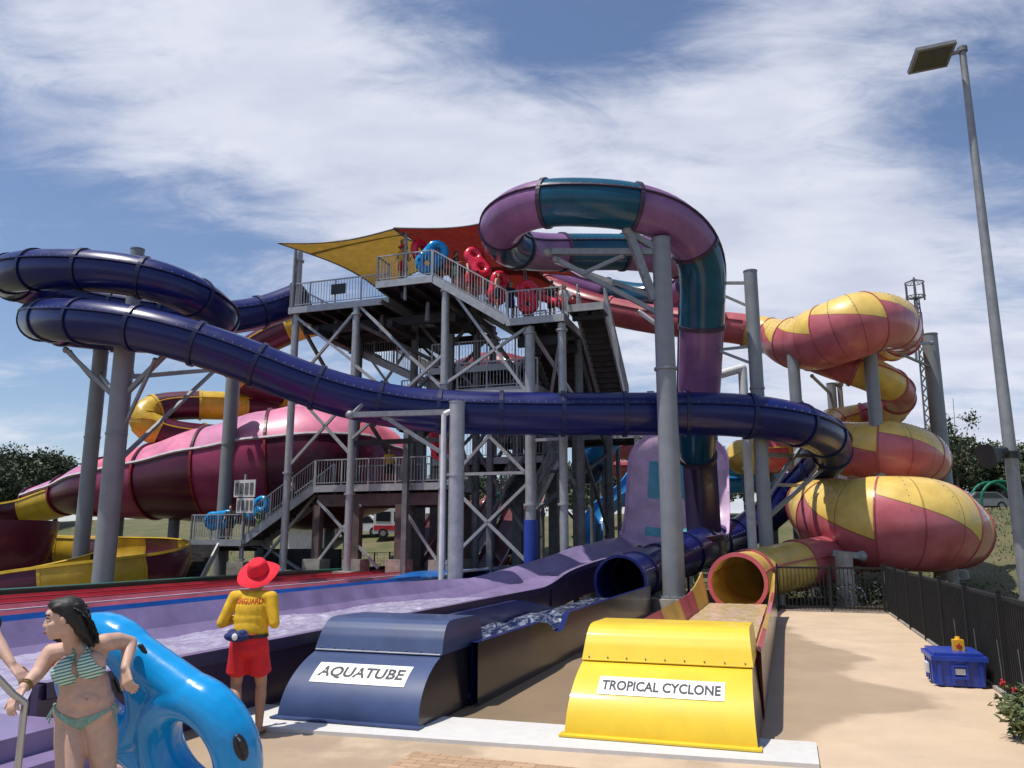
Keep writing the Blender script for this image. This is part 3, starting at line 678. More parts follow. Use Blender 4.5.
# ------------------------------------------------------------------ purple and teal tube slide, its wall and run-out
def boomerang():
    root = thing('tube_slide', 'purple and teal tube slide looping high, dropping vertically, running out down the violet flume', 'water slide', K(-8.5, 10, 0))
    c = [(540,264,43),(570,282,42),(620,296,41),(662,298,40),(694,284,37.5),(684,262,35),(640,253,34),(590,252,33.2),(540,252,32),(506,245,29.6),(503,222,27),(530,205,25.6),(560,202,25.2),(600,203,25),(645,209,25.2),(682,228,26),(702,262,27),(702,310,27.8),(700,370,28.8),(698,420,30),(697,455,31.2)]
    pa = Path([P(*q) for q in c], [.8]*(len(c)-3)+[.78,.74,.68], smooth=8)
    drop_end = pa.n-1
    tube_slide(root, pa, 3.0, [M['teal'], M['purple']], M['pflange'], seams=(1.2, -1.2), start=1, first=1.5)
    # tall lilac wall, concave towards the run-out
    uc, w = -4.25, 2.0
    def bedz(v):
        t = min(1, max(0, (v-21)/11)); return .32+1.5*t*t*(3-2*t)
    def wallpt(a, s):
        # s 0 foot .. 1 crest ; a -1..1 across with up-curled edges
        ang = min(1, s*1.6)*R(74); rad = 3.0
        dv = rad*math.sin(ang); dz = rad*(1-math.cos(ang))
        if s*1.6 > 1: dz += (s-.625)*7.0; dv += (s-.625)*3.6
        halfw = w*(1 if s < .8 else math.sqrt(max(.02, 1-((s-.8)/.2)**2*.75)))
        edge = .5*abs(a)**3
        return K(uc+a*halfw, 32.2+dv-edge*math.sin(ang)+(a*.85 if ang > .3 else a*.85*ang/.3), bedz(33)+dz+edge*math.cos(ang)*.8)
    mb = MB(); mb.grid(lambda a, b: wallpt(a*2-1, b), 24, 40); wl = mb.build('lilac_wall', M['lilac'], root)
    for (s0, s1) in ((.60,.84),(.26,.36)):
        mb = MB(); mb.grid(lambda a, b: wallpt(-.62+1.1*a, s0+(s1-s0)*b)+V3((-.01,-.03,.01)), 10, 10); mb.build('teal_window', M['tealwin'], wl)
    for sg in (-1, 1):
        mb = MB()
        for k in range(40): mb.bar(wallpt(sg, k/40)+V3((0,-.05,0)), wallpt(sg, (k+1)/40)+V3((0,-.05,0)), .10, .2)
        mb.build('edge_lip', M['lilac'], wl)
    for uu in (uc-1.4, uc, uc+1.4):
        mb = MB(); mb.bar(K(uu, 37.6, 0), K(uu, 37.2, 9), .3); mb.bar(K(uu, 40.5, 0), K(uu, 37.3, 7), .2); mb.build('wall_frame', M['galvd'], wl)
    mb = MB(); pa.ring(mb, drop_end, .1, .1); mb.build('mouth_rim', M['pflange'], root)
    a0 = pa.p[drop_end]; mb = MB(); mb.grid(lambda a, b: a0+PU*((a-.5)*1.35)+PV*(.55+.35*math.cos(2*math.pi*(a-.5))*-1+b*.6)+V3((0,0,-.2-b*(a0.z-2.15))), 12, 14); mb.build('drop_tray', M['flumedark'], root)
    # violet flume: stations down to the near end
    secs = []; vs_ = [5.9+i*(33-5.9)/64 for i in range(65)]
    def line(v):
        t = min(1, max(0, (v-24)/8.5)); t = t*t*(3-2*t); t2 = min(1, max(0, (v-19)/13)); t2 = t2*t2*(3-2*t2)
        un = -6.5 + (uc+w+6.5)*t; uf = -10.65 + (uc-w+10.65)*t2; return uf, un
    def profile(v):
        uf, un = line(v); z = bedz(v); hf = 1.05 if v < 26 else 1.05+1.0*math.sin(min(1, (v-26)/6)*math.pi); t = max(0, (v-19)/14)
        hn = .84 - .0*t
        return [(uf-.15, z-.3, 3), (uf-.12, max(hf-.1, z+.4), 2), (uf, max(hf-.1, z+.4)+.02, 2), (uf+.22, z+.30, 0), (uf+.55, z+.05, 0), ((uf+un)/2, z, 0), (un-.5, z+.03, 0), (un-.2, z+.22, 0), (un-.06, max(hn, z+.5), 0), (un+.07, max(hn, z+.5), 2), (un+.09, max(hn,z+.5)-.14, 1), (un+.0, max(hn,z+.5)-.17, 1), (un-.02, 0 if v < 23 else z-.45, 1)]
    for k in range(8):
        mb = MB(); pr = [profile(v) for v in vs_[k*8:k*8+9]]; vv = vs_[k*8:k*8+9]
        for i in range(8):
            for j in range(len(pr[0])-1):
                a, b = pr[i][j], pr[i][j+1]; c_, d = pr[i+1][j+1], pr[i+1][j]
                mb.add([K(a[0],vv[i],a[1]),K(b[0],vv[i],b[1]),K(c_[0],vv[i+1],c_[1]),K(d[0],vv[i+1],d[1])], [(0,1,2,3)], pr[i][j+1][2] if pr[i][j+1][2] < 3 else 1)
        if k % 1 == 0:   # joint rib on the outer side
            a = pr[0][8]; mb.kbox(a[0]+.02, a[0]+.10, vv[0]-.05, vv[0]+.05, 0, a[1]-.02, 1)
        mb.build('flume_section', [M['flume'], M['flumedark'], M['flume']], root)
    # stepped exit at the near end
    for k in range(3):
        mb = MB(); mb.kbox(-7.2, -5.95+.32*k, 3.6, 5.85-.003*k, -.02, .56-.17*k); mb.build('exit_step', M['flume'], root)
    for k in range(4):
        mb = MB(); mb.kbox(-10.6, -7.25, 5.9-.42*(k+1), 5.9-.42*k, -.02, .62-.17*k); mb.build('exit_step', M['flume'], root)
    return root
bo = boomerang()
wp = watermat('flume_water', (.34,.29,.44), (.66,.64,.74), .38, .78)
water('flume_water', '', -10.35, -6.72, 6.0, 23.5, .47, wp, .03, [(-9.6,9.5,1.5,.14),(-9.8,15,1.6,.13),(-8.6,12.5,1.4,.10),(-9.2,19,1.5,.12)])
# ------------------------------------------------------------------ racer slide: side-by-side lanes
def racer():
    root = thing('racer_slide', 'wide mat racer slide with red, pink and blue lanes behind the violet flume', 'water slide', K(-14, 12, 0))
    def z0(v):
        return .60
    def zr(v): return 0 if v < 34 else .52*(v-34)**1.08*(1 if v < 46 else 1)
    vs_ = [2+i for i in range(45)]
    lanes = [(-17.5,-16.2,'lred'),(-16.2,-14.9,'lred'),(-14.9,-13.5,'lpink'),(-13.5,-12.1,'lpink'),(-12.1,-10.95,'lblue')]
    for (a, b, m) in lanes:
        mb = MB(); top = 40 if m != 'lblue' else 26
        for v in vs_:
            if v+1 > top: break
            def pr(v): z = z0(v)+zr(v)+(.06 if m == 'lblue' else 0); return [(a+.07, z+.26), (a+.16, z+.05), ((a+b)/2, z), (b-.16, z+.05), (b-.07, z+.26), (b+.02, z+.26)]
            p, q = pr(v), pr(v+1)
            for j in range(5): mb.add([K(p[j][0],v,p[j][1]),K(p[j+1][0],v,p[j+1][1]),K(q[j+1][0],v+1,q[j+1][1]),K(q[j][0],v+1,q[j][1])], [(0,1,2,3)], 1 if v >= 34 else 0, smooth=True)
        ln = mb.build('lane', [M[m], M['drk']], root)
        mb = MB()
        for v in vs_:
            if v+1 > top: break
            mb.bar(K(b-.01, v, z0(v)+zr(v)+.265), K(b-.01, v+1, z0(v+1)+zr(v+1)+.265), .07, .03)
        mb.build('lane_lip', M['lwhite'] if m in ('lpink','lblue') else M['lred'], ln)
    mb = MB()
    for v in vs_[:32]: 
        mb.add([K(-17.55,v,0),K(-17.55,v+1,0),K(-17.55,v+1,.93),K(-17.55,v,.93)], [(0,1,2,3)]); mb.bar(K(-17.75,v,.95),K(-17.75,v+1,.95),.5,.05)
    mb.build('side_wall', M['lgreen'], root)
    # blue humps where the blue lane starts
    for (u, v) in ((-12.2, 24.5), (-11.4, 29)):
        mb = MB(); mb.grid(lambda a, b: K(u-.8+1.8*a, v+7*b, .70+.30*(math.sin(min(1,b*2.2)*math.pi/2)) ), 4, 16); mb.build('blue_hump', M['lblue'], root)
        mb = MB(); 
        for k in range(16): mb.bar(K(u+1.0, v+7*k/16, .72+.30*(math.sin(min(1,k/16*2.2)*math.pi/2))), K(u+1.0, v+7*(k+1)/16, .72+.30*(math.sin(min(1,(k+1)/16*2.2)*math.pi/2))), .08)
        mb.build('lane_lip', M['lwhite'], root)
    mb = MB(); p = P(129,603,19); mb.box(p+V3((0,0,-.02)), (.17,.12,.10), (PU,PV,V3((0,0,1)))); mb.build('lane_marker', M['yelp'], root)
    for v in (36, 38.5):
        for u in (-17, -13): mb = MB(); mb.bar(K(u, v, 0), K(u, v, .3+zr(v)), .2); mb.build('support_post', M['galvd'], root)
    return root
ra = racer()
# ------------------------------------------------------------------ funnel slide, maroon and yellow, at left
def gel2(root, path, i0, i1, seclen, mats, th0, th1, name, lipm, nseg=20, start=0, dr=0):
    k = max(2, int(round(seclen/path.ds))); i = i0; c = start
    while i < i1:
        j = min(i1, i+k)
        if i1-j < k*.4: j = i1
        mb = MB(); path.sweep(mb, i, j, th0, th1, nseg); path.sweep(mb, i, j, th0, th1, nseg, dr=.05)
        s = mb.build(name, mats[c % len(mats)], root)
        fl = MB(); path.ring(fl, i, .05, .07, n=24, th0=th0, th1=th1); 
        for th in (th0, th1): path.seam(fl, i, j, th, .1, .1)
        fl.build('flange', lipm, s); i = j; c += 1
def funnel():
    root = thing('funnel_slide', 'huge pink and maroon funnel slide with yellow and maroon flumes curling out at left', 'water slide', P(200,545,42))
    c = [(36,503,46,.9),(62,496,44.5,1.0),(100,488,43,1.5),(150,482,42,1.9),(210,474,41.5,2.45),(265,469,41.5,3.0),(310,466,42,3.3),(345,466,43,3.2),(378,470,44,2.4),(398,472,45,1.3)]
    pa = Path([P(*q[:3]) for q in c], [q[3] for q in c], ds=.35, smooth=4)
    # upper halves pink, lower halves maroon, white seam between (thing > section > seam)
    mats = [M['mauve'], M['mauve'], M['pinkred'], M['pink'], M['mauve'], M['pink'], M['pinkred'], M['pink']]
    k = pa.n//7; i = 0; c_ = 0
    lo = [M['maroon'], M['dred'], M['maroon']]
    while i < pa.n-1:
        j = min(pa.n-1, i+k)
        if pa.n-1-j < k*.4: j = pa.n-1
        mb = MB(); pa.sweep(mb, i, j, -1.15, 1.15, 26); s = mb.build('funnel_roof', mats[c_ % len(mats)], root)
        # brush strokes of the roof ribs
        fl = MB(); pa.ring(fl, i, .06, .12, n=26, th0=-1.15, th1=1.15); fl.build('roof_rib', M['maroon'], s)
        mb = MB(); pa.sweep(mb, i, j, 1.15, 2*math.pi-1.15, 30); s = mb.build('funnel_body', M['funnelbody'] if c_ % 2 == 0 else M['maroon'], root)
        fl = MB(); pa.ring(fl, i, .06, .1, n=30, th0=1.15, th1=2*math.pi-1.15); fl.build('flange', M['dred'], s)
        for th in (1.15, -1.15): fl = MB(); pa.seam(fl, i, j, th, .1, .14); fl.build('edge_trim', M['lwhite'], s)
        i = j; c_ += 1
    # flume leaving the small end, half open
    c = [(64,497,44.5,1.0),(25,508,45,.9),(-20,512,44,.9),(-70,520,41,.9),(-75,545,38,1.),(-30,546,37.5,1.2),(40,547,37,1.3),(100,549,36.5,1.35),(138,551,35,1.4),(152,557,32.5,1.45),(128,568,30.4,1.5),(80,577,29,1.55),(20,586,28.2,1.5),(-50,600,27.7,1.25)]
    pb = Path([P(*q[:3]) for q in c], [q[3] for q in c], ds=.35, smooth=6)
    gel2(root, pb, 0, pb.n-1, 2.6, [M['yellow2'], M['maroon']], 1.22, 2*math.pi-1.22, 'flume_section', M['yellow2'])
    # dark bowl at the far left edge
    mb = MB(); cc = P(-28,548,32)
    mb.grid(lambda a, b: cc+V3((3.0*(1-.25*b*b)*math.cos(2*math.pi*a), 2.6*(1-.25*b*b)*math.sin(2*math.pi*a), 1.05-2.3*b)), 40, 8); mb.build('maroon_bowl', M['maroon'], root)
    # feed tube coming round behind
    c = [(330,318,45),(288,330,45),(250,350,45),(234,370,45),(262,388,46),(300,396,47.5),(282,405,47.6),(235,406,46),(190,405,45),(153,409,44),(140,420,43.2),(160,432,43.6),(195,438,44.5),(240,440,46),(300,446,47)]
    pc = Path([P(*q) for q in c], .82, smooth=6)
    tube_slide(root, pc, 2.3, [M['yellow2'], M['maroon']], M['yellow2'], seams=(1.15,-1.15), nseg=20, bolts=False)
    for (px, py, Y) in ((176,500,42),(120,505,43),(262,520,42),(330,525,43)):
        a = P(px, py, Y); mb = MB(); mb.tube((a.x, a.y, terrain(a.x, a.y)-.3), a, .28, n=14); mb.build('support_post', M['galvd'], root)
    return root
fu = funnel()
# dark red feed pipe behind the tower
def feed():
    root = thing('tube_slide', 'fat dark red tube slide curving behind the open steel of the tower', 'water slide', K(-9, 42, 0))
    c = [(440,392,50),(462,378,49),(490,370,48),(520,376,47),(538,395,47),(530,420,49),(505,432,51)]
    pa = Path([P(*q) for q in c], 1.15, smooth=6); tube_slide(root, pa, 3, [M['maroon'], M['dred']], M['dred'], nseg=22, bolts=False)
    return root
feed()
# small slides of the children's area behind
def small_slide(name, label, ctrl, r, mats, flm, open_=False, sl=2.0):
    pts = [P(*q) for q in ctrl]; base = pts[-1].copy(); base.z = terrain(base.x, base.y)
    root = thing(name, label, 'water slide', base, None); pa = Path(pts, r, ds=.3, smooth=4)
    if open_: gel2(root, pa, 0, pa.n-1, sl, mats, 1.5, 2*math.pi-1.5, 'flume_section', flm, nseg=14)
    else: tube_slide(root, pa, sl, mats, flm, nseg=18, bolts=False)
    for i in (pa.n//5, pa.n//2, 4*pa.n//5):
        q = pa.p[i]; g = terrain(q.x, q.y); mb = MB()
        if q.z-g > 1.2: mb.tube((q.x, q.y, g-.1), (q.x, q.y, q.z-pa.r[i]*.8), .13, n=10); mb.build('support_post', M['galvd'], root)
    return root
small_slide('open_slide', 'bright blue open body slide dropping beside the lilac wall', [(660,430,52),(640,470,50),(622,490,49),(600,508,48),(596,540,47)], .75, [M['sky'], M['sky']], M['sky'], True)
small_slide('tube_slide', 'pale glossy blue short tube slide just under the navy tube left of the lilac wall', [(625,405,46),(610,430,45),(596,450,44.5),(588,470,46)], .95, [M['navy'], M['sky']], M['navyflange'])
small_slide('tube_slide', 'plain red tube slide winding in the children\'s area behind the tower', [(690,440,56),(640,446,55),(608,455,55),(600,468,56),(640,469,57),(700,470,57)], .6, [M['red'], M['dred']], M['dred'])
small_slide('tube_slide', 'thin blue double-back tube slide seen between the grey pipe and the lilac wall', [(690,455,60),(720,462,58),(760,470,58),(775,480,60),(740,482,60),(690,486,59)], .85, [M['sky'], M['sky']], M['sky'])
small_slide('tube_slide', 'short yellow and pink capped tube slide behind the two grey columns right of the drop', [(729,458,37),(732,458,37.1),(740,457,37.3),(765,455,38),(800,452,40)], [.05,.5,.8,.88,.88], [M['yellow'], M['redpink']], M['yellow'], sl=1.5)
small_slide('tube_slide', 'green spiral tube slide seen through the tower legs', [(510,498,50),(488,505,49),(478,514,49),(486,524,50),(470,540,49),(448,566,47)], .55, [M['green']], M['green'])
small_slide('open_slide', 'steep bright red open slide behind the blue-sleeved tower leg', [(548,452,47),(540,480,45.5),(532,510,44),(520,540,42),(500,558,40)], .45, [M['dred'], M['dred'], M['lred']], M['dred'], True)
# ------------------------------------------------------------------ slide support columns
def column(name, label, p, r, ztop, group=None, m='col', ped=True, arms=(), r2=None, zsleeve=None, pedr=None):
    """p ground point; arms: list of (za, target point, width)"""
    g = V3((p[0], p[1], terrain(p[0], p[1]) if p[1] > 36 else 0)); root = thing(name, label, 'support column', g, group)
    mb = MB(); z0 = g.z+(.38 if ped else 0); H = ztop-z0
    mb.tube((g.x, g.y, z0), (g.x, g.y, ztop), r, r2 or r, n=24)
    po = mb.build('shaft', M[m], root)
    mb = MB(); mb.tube((g.x, g.y, ztop), (g.x, g.y, ztop+.04), (r2 or r)*1.06, n=24); mb.build('end_cap', M[m], po); mb = MB()
    for q in (.62,): 
        zz = z0+H*q; mb.tube((g.x, g.y, zz-.04), (g.x, g.y, zz+.04), r+.025, n=24)
    mb.build('flange', M[m], po); mb = MB(); mb.tube((g.x, g.y, z0), (g.x, g.y, z0+.06), r+.16, n=24)
    for k in range(12):
        a = k*math.pi/6; mb.tube((g.x+(r+.1)*math.cos(a), g.y+(r+.1)*math.sin(a), z0), (g.x+(r+.1)*math.cos(a), g.y+(r+.1)*math.sin(a), z0+.12), .025, n=6)
    mb.build('base_plate', M[m], po)
    if ped:
        mb = MB(); pr = pedr or r+.28; mb.tube((g.x, g.y, g.z-.2), (g.x, g.y, g.z+.38), pr, pr*.97, n=28); mb.build('pedestal', M['conc'], root)
    for (a, b, w) in arms:
        mb = MB(); mb.bar(a, b, w); mb.ball(b, (w*.9,)*3, 8, 6); mb.build('arm', M['galv'] , root)
    if zsleeve:
        mb = MB(); mb.tube((g.x, g.y, zsleeve[0]), (g.x, g.y, zsleeve[1]), r+.05, n=20); mb.build('foam_sleeve', M['bluep'], root)
    return root
def gx(px, Y, py=480):    # plan position of a vertical seen at px
    q = P(px, py, Y); return (q.x, Y)
def zat(py, Y, px=512): return P(px, py, Y).z
cols = []
pB = gx(112, 26.9, 480); A = lambda px, py, Y: P(px, py, Y)
column('support_column', 'thick grey column under the navy double loop, nearer of the pair at far left', pB, .33, zat(341, 26.9), 'columns holding up the slides', arms=[((pB[0],26.9,zat(402,26.9)), A(66,350,27), .13), ((pB[0],26.9,zat(400,26.9)), A(168,352,26.6), .15), ((pB[0],26.9,zat(445,26.9)), A(155,360,26.6), .10), ((pB[0],26.9,zat(378,27)), A(224,369,38), .17), ((pB[0]+.2,26.9,zat(460,27)), A(214,371,34), .12)])
pA_ = gx(88, 33, 480)
column('support_column', 'grey column behind and left of the nearer one under the navy double loop', pA_, .30, zat(352, 33), 'columns holding up the slides', arms=[((pA_[0],33,zat(385,33)), A(70,352,32), .12), ((pA_[0],33,zat(372,33)), A(118,398,30), .12)])
pC_ = gx(229, 38.8, 440)
column('support_column', 'grey column rising in front of the pink funnel to the lower navy loop', pC_, .34, zat(366, 38.8), 'columns holding up the slides', arms=[((pC_[0],38.8,zat(368,38.8)), A(247,352,27.8), .2), ((pC_[0],38.8,zat(368,38.8)), A(205,352,29), .12)])
pD = gx(456, 25.6, 500)
column('support_column', 'slim pale column with a white downpipe in the middle, under the navy tube', pD, .25, zat(403, 25.6), 'columns holding up the slides', m='alu', arms=[((pD[0],25.6,zat(412,25.6)), A(350,415,25.8), .17), ((pD[0],25.6,zat(462,25.6)), A(385,417,25.8), .13), (A(352,415,25.8), A(366,400,26.2), .11)])
mb = MB(); x = pD[0]-.42; mb.tube((x-.0, 25.5, 0), (x, 25.5, zat(415,25.6)), .08, n=12); mb.tube((x,25.5,zat(415,25.6)), (pD[0]-.2,25.6,zat(411,25.6)), .09, n=10)
mb.build('drain_pipe', M['whitep'], None, label='thin white downpipe strapped to the slim pale column in the middle', cat='pipe')
pE = gx(670, 25.3, 480)
column('support_column', 'tallest and thickest grey column, carrying the high purple loop above it', pE, .35, zat(240, 25.3), 'columns holding up the slides', r2=.30, pedr=.78,
       arms=[((pE[0],25.3,zat(252,25.3)), A(548,252,25.8), .20), ((pE[0],25.3,zat(316,25.3)), A(556,259,25.8), .15), (A(556,262,27.5), (pE[0],25.3,zat(300,25.3)), .14), (A(582,274,25.6), A(622,256,25.5), .12), ((pE[0]-.3,25.3,zat(300,25.3)), A(628,230,25.2), .24), ((pE[0]-.1,25.3,zat(250,25.3)), A(628,232,25.3), .2), ((pE[0],25.3,zat(330,25.3)), A(640,312,30), .12)])
pF = gx(759, 27.5, 420)
column('support_column', 'tall grey column just right of the vertical purple drop', pF, .235, zat(272, 27.5), 'columns holding up the slides',
       arms=[((pF[0],27.5,zat(283,27.5)), A(722,283,28), .1), ((pF[0],27.5,zat(308,27.5)), A(720,294,28), .09), ((pF[0],27.5,zat(346,27.5)), A(716,350,28), .09), ((pF[0],27.5,zat(365,27.5)), A(714,349,28), .09), ((pF[0],27.5,zat(400,27.5)), A(744,404,27), .14),
             ((pF[0],27.5,zat(500,27.5)), A(800,448,30), .13), ((pF[0],27.5,zat(455,27.5)), A(812,456,31), .15), ((pF[0],27.5,zat(520,27.5)), A(820,470,31), .13), ((pF[0],27.5,zat(484,27.5)), A(806,486,32), .12)])
pG = gx(796, 34, 400)
column('support_column', 'grey column ending under the left side of the topmost bowl', pG, .25, zat(347, 34), 'columns holding up the slides', arms=[((pG[0],34,zat(395,34)), A(812,414,36), .1)])
pH = gx(874, 33.4, 400)
column('support_column', 'grey column with a cross head holding the right side of the topmost bowl', pH, .27, zat(355, 33.4), 'columns holding up the slides', arms=[((pH[0],33.4,zat(353,33.4)), A(895,343,33.4), .26), ((pH[0],33.4,zat(353,33.4)), A(862,349,33.4), .14), (A(880,346,33.4), A(932,343,37.5), .12)])
pI = gx(938, 38, 420)
column('support_column', 'grey leaning-looking column right of the bowls, before the telecom mast', pI, .36, zat(335, 38), 'columns holding up the slides', arms=[((pI[0],38,zat(368,38)), A(892,350,36), .1)])
pN = gx(833, 42, 410)
column('support_column', 'short twin-look column glimpsed between the upper spiral and the middle bowl', pN, .24, zat(384, 42), 'columns holding up the slides', arms=[((pN[0]+.45,42,0), (pN[0]+.45,42,zat(384,42)), .25), ((pN[0],42,zat(395,42)), A(812,376,40), .12)])
pK_ = gx(846, 27.6, 590)
column('support_pedestal', 'squat concrete stump under the lowest bowl behind the black gate', pK_, .29, zat(553, 27.6), 'concrete stumps under the lowest bowl', m='conc', ped=False, arms=[(P(832,553,27.6), P(862,556,27.6), .2)])
pL_ = gx(946, 31, 575)
column('support_pedestal', 'concrete stump at the right end of the lowest bowl, half behind the fence', pL_, .42, zat(566, 31), 'concrete stumps under the lowest bowl', m='conc', ped=False)
column('support_column', 'column end poking up behind the upper navy loop', (gx(116,30.6,480)[0], 30.6), .26, zat(250,30.6,136), 'columns holding up the slides')
# white drain pipe with elbow beside column F
mb = MB(); q = gx(747, 29.5, 450); top = zat(368, 29.5)
mb.pipe([(q[0], 29.5, 0), (q[0], 29.5, top), P(704,379,29.5)], .165, n=14)
for py in (425, 470, 505): mb.tube((q[0], 29.5, zat(py,29.5)), (q[0], 29.5, zat(py,29.5)+.1), .2, n=14)
mb.build('drain_pipe', M['whitep'], None, label='pale grey pipe with an elbow at the top running down right of the vertical drop', cat='pipe')

# ------------------------------------------------------------------ tower
tower = thing('slide_tower', 'open steel launch tower with decks, railings, stairs and cross bracing in the middle', 'tower', K(-13, 31, 0))
def rail(mb, pts, h=1.1, sp=.14, mids=False):
    """balustrade along a polyline of floor points"""
    for i in range(len(pts)-1):
        a = V3(pts[i]); b = V3(pts[i+1]); L_ = (b-a).length
        up = V3((0,0,h)); mb.bar(a+up, b+up, .05); mb.bar(a+V3((0,0,.12)), b+V3((0,0,.12)), .03)
        n = max(1, int(L_/sp))
        for k in range(n+1):
            p = a.lerp(b, k/n)
            if k % 9 == 0: mb.bar(p-V3((0,0,.25)), p+up, .06)
            else: mb.bar(p+V3((0,0,.12)), p+up, .018)
        mb.bar(b-V3((0,0,.25)), b+up, .06)
def deck(u0, u1, v0, v1, z, edges, name='deck', parent=None):
    mb = MB(); mb.kbox(u0, u1, v0, v1, z-.06, z, 0)
    n = int((u1-u0)/.9)+1
    for k in range(n+1):
        u = u0+.06+(u1-u0-.12)*k/n; mb.kbox(u-.05, u+.05, v0+.08, v1-.08, z-.34, z-.063, 0)
    mb.kbox(u0+.02, u1-.02, (v0+v1)/2-.1, (v0+v1)/2+.1, z-.5, z-.345, 0)
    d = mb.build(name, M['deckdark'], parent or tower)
    mb = MB(); 
    mb.kbox(u0-.05, u1+.05, v0-.06, v0, z-.27, z+.02); mb.kbox(u0-.05, u1+.05, v1, v1+.06, z-.27, z+.02)
    mb.kbox(u0-.06, u0, v0+.003, v1-.003, z-.27, z+.02); mb.kbox(u1, u1+.06, v0+.003, v1-.003, z-.27, z+.02)
    mb.build('fascia', M['alu'], d)
    for e in edges: mb = MB(); rail(mb, [K(*q, z) for q in e]); mb.build('railing', M['alu'], d)
    return d
def flight(a, b, width, wd, n=None, sides=(0, 1), m='tread'):
    """stairs from a down to b; wd: width direction"""
    a = V3(a); b = V3(b); n = n or int(abs(a.z-b.z)/.18)
    mb = MB(); run = V3((b.x-a.x, b.y-a.y, 0)); L_ = run.length; rd = run.normalized()
    for k in range(n):
        t = (k+.5)/n; c = a.lerp(b, t)+wd*(width/2); mb.box(c, (L_/n*.98, width-.08, .05), (rd, wd, V3((0,0,1)))); 
        mb.box(c+rd*(L_/n/2)-V3((0,0,abs(a.z-b.z)/n/2)), (.02, width-.08, abs(a.z-b.z)/n*.8), (rd, wd, V3((0,0,1))))
    f = mb.build('stair_flight', M[m], tower)
    for s in (0, 1):
        mb = MB(); o = wd*(width*s); mb.bar(a+o-V3((0,0,.12)), b+o-V3((0,0,.12)), .07, .32); mb.build('stringer', M['alu'], f)
    for s in sides: mb = MB(); rail(mb, [a+wd*(width*s), b+wd*(width*s)]); mb.build('railing', M['alu'], f)
    return f
deck(-20.3, -15.45, 29.4, 35.5, 12.25, [[(-15.5,29.4),(-20.3,29.4),(-20.3,35.5),(-15.5,35.5)]])
deck(-15.4, -12.95, 28.3, 35.5, 12.6, [[(-15.4,29.3),(-15.4,28.3),(-12.95,28.3)],[(-15.4,35.5),(-12.95,35.5),(-12.95,30.4)]])
flight(K(-12.9,28.3,12.6), K(-9.75,28.3,10.55), 4.2, PV, n=12)
deck(-9.7, -7.5, 28.3, 31.2, 10.5, [[(-9.7,28.3),(-7.5,28.3),(-7.5,29.0)],[(-9.7,31.2),(-9.0,31.2)]])
flight(K(-9.6,31.2,10.5), K(-9.6,36.4,7.0), 2.1, PU, n=20)
flight(K(-7.3,29.8,11.0), K(-7.3,34.4,7.7), 1.1, PU, n=18)
deck(-7.4, -6.1, 28.9, 29.8, 11.0, [])
deck(-9.2, -6.0, 36.4, 38, 7.0, [[(-9.2,38),(-6,38),(-6,36.4)]])
flight(K(-10.9,36.4,7.0), K(-10.9,31.0,3.6), 1.5, PU, n=20)
deck(-13.0, -9.2, 36.4, 38, 7.0, [[(-13,36.4),(-11,36.4)],[(-13,38),(-9.2,38)]])
# intermediate decks
deck(-16.5, -11.5, 33.0, 37.0, 8.3, [[(-16.5,33),(-11.5,33),(-11.5,37)]])
flight(K(-18.9,36.5,12.2), K(-15.5,36.5,10.1), 1.2, PV, n=12)
# lower deck, its flight and the landing near the racer
deck(-19.1, -13.0, 30.2, 33.2, 4.42, [[(-19.1,30.2),(-13.0,30.2),(-13,33.2)],[(-19.1,33.2),(-13,33.2)]])
flight(K(-19.15,30.2,4.42), K(-22.6,30.2,2.2), 1.6, PV, n=13)
deck(-25.4, -22.7, 30.2, 32.4, 2.15, [[(-22.7,30.2),(-25.4,30.2),(-25.4,32.4)]])
flight(K(-25.3,30.1,2.0), K(-24.2,27.4,.1), 1.5, PU, n=11, sides=())
mb = MB(); mb.kbox(-22.5,-18.6,31.6,31.8,0,1.75); mb.build('stair_shade_panel', M['deckdark'], tower)  # added dark panel standing in for the shade under stairs and landing
mb = MB(); mb.kbox(-19.05, -13.05, 30.35, 30.55, 3.55, 4.05); mb.kbox(-19.05, -13.05, 32.8, 33, 3.55, 4.05)
for u in (-19, -17.2, -15.2, -13.1): mb.kbox(u-.1, u+.1, 30.56, 32.79, 3.6, 4.0)
mb.build('floor_beam', M['beam'], tower)
# posts
posts = {}
def tpost(u, v, z1, r=.15, m='alu', z0=0, sq=False, pm='conc', ped=.9):
    g = terrain(*K(u,v).xy[:]) if v > 37 else 0; a = K(u, v, g); mb = MB()
    if sq: mb.kbox(u-r, u+r, v-r, v+r, g+z0, z1)
    else:
        mb.tube(K(u,v,g+z0), K(u,v,z1), r, n=14); 
        for q in (.33, .66, .97): mb.tube(K(u,v,z1*q), K(u,v,z1*q+.08), r+.07, n=14)
    p = mb.build('post', M[m], tower)
    if ped: mb = MB(); mb.kbox(u-.42, u+.42, v-.42, v+.42, -.1, ped); mb.build('pedestal', M[pm], p)
    return p
for (u, v, z) in ((-20.1,29.6,14.9),(-17.0,29.5,12.0),(-12.4,28.5,12.3),(-8.9,28.6,10.2),(-20.1,35.3,12),(-17.0,35.3,12),(-12.9,35.4,12.3),(-15.4,32.0,12.3),(-12.4,32.0,12.3),(-9.6,31.1,10.2),(-7.6,31.1,10.2),(-9.1,36.3,6.8),(-7.6,36.3,6.8),(-11.0,36.3,6.8),(-7.6,28.5,10.2)):
    if (u, v) == (-8.9, 28.6):
        p = tpost(u, v, z, .2, ped=0); mb = MB(); mb.tube(K(u,v,0), K(u,v,zat(520,29.9)), .26, n=16); mb.build('foam_sleeve', M['bluep'], p)
    else: tpost(u, v, z, .16 if v < 30 else .17, 'alu' if v < 30 else 'galvd')
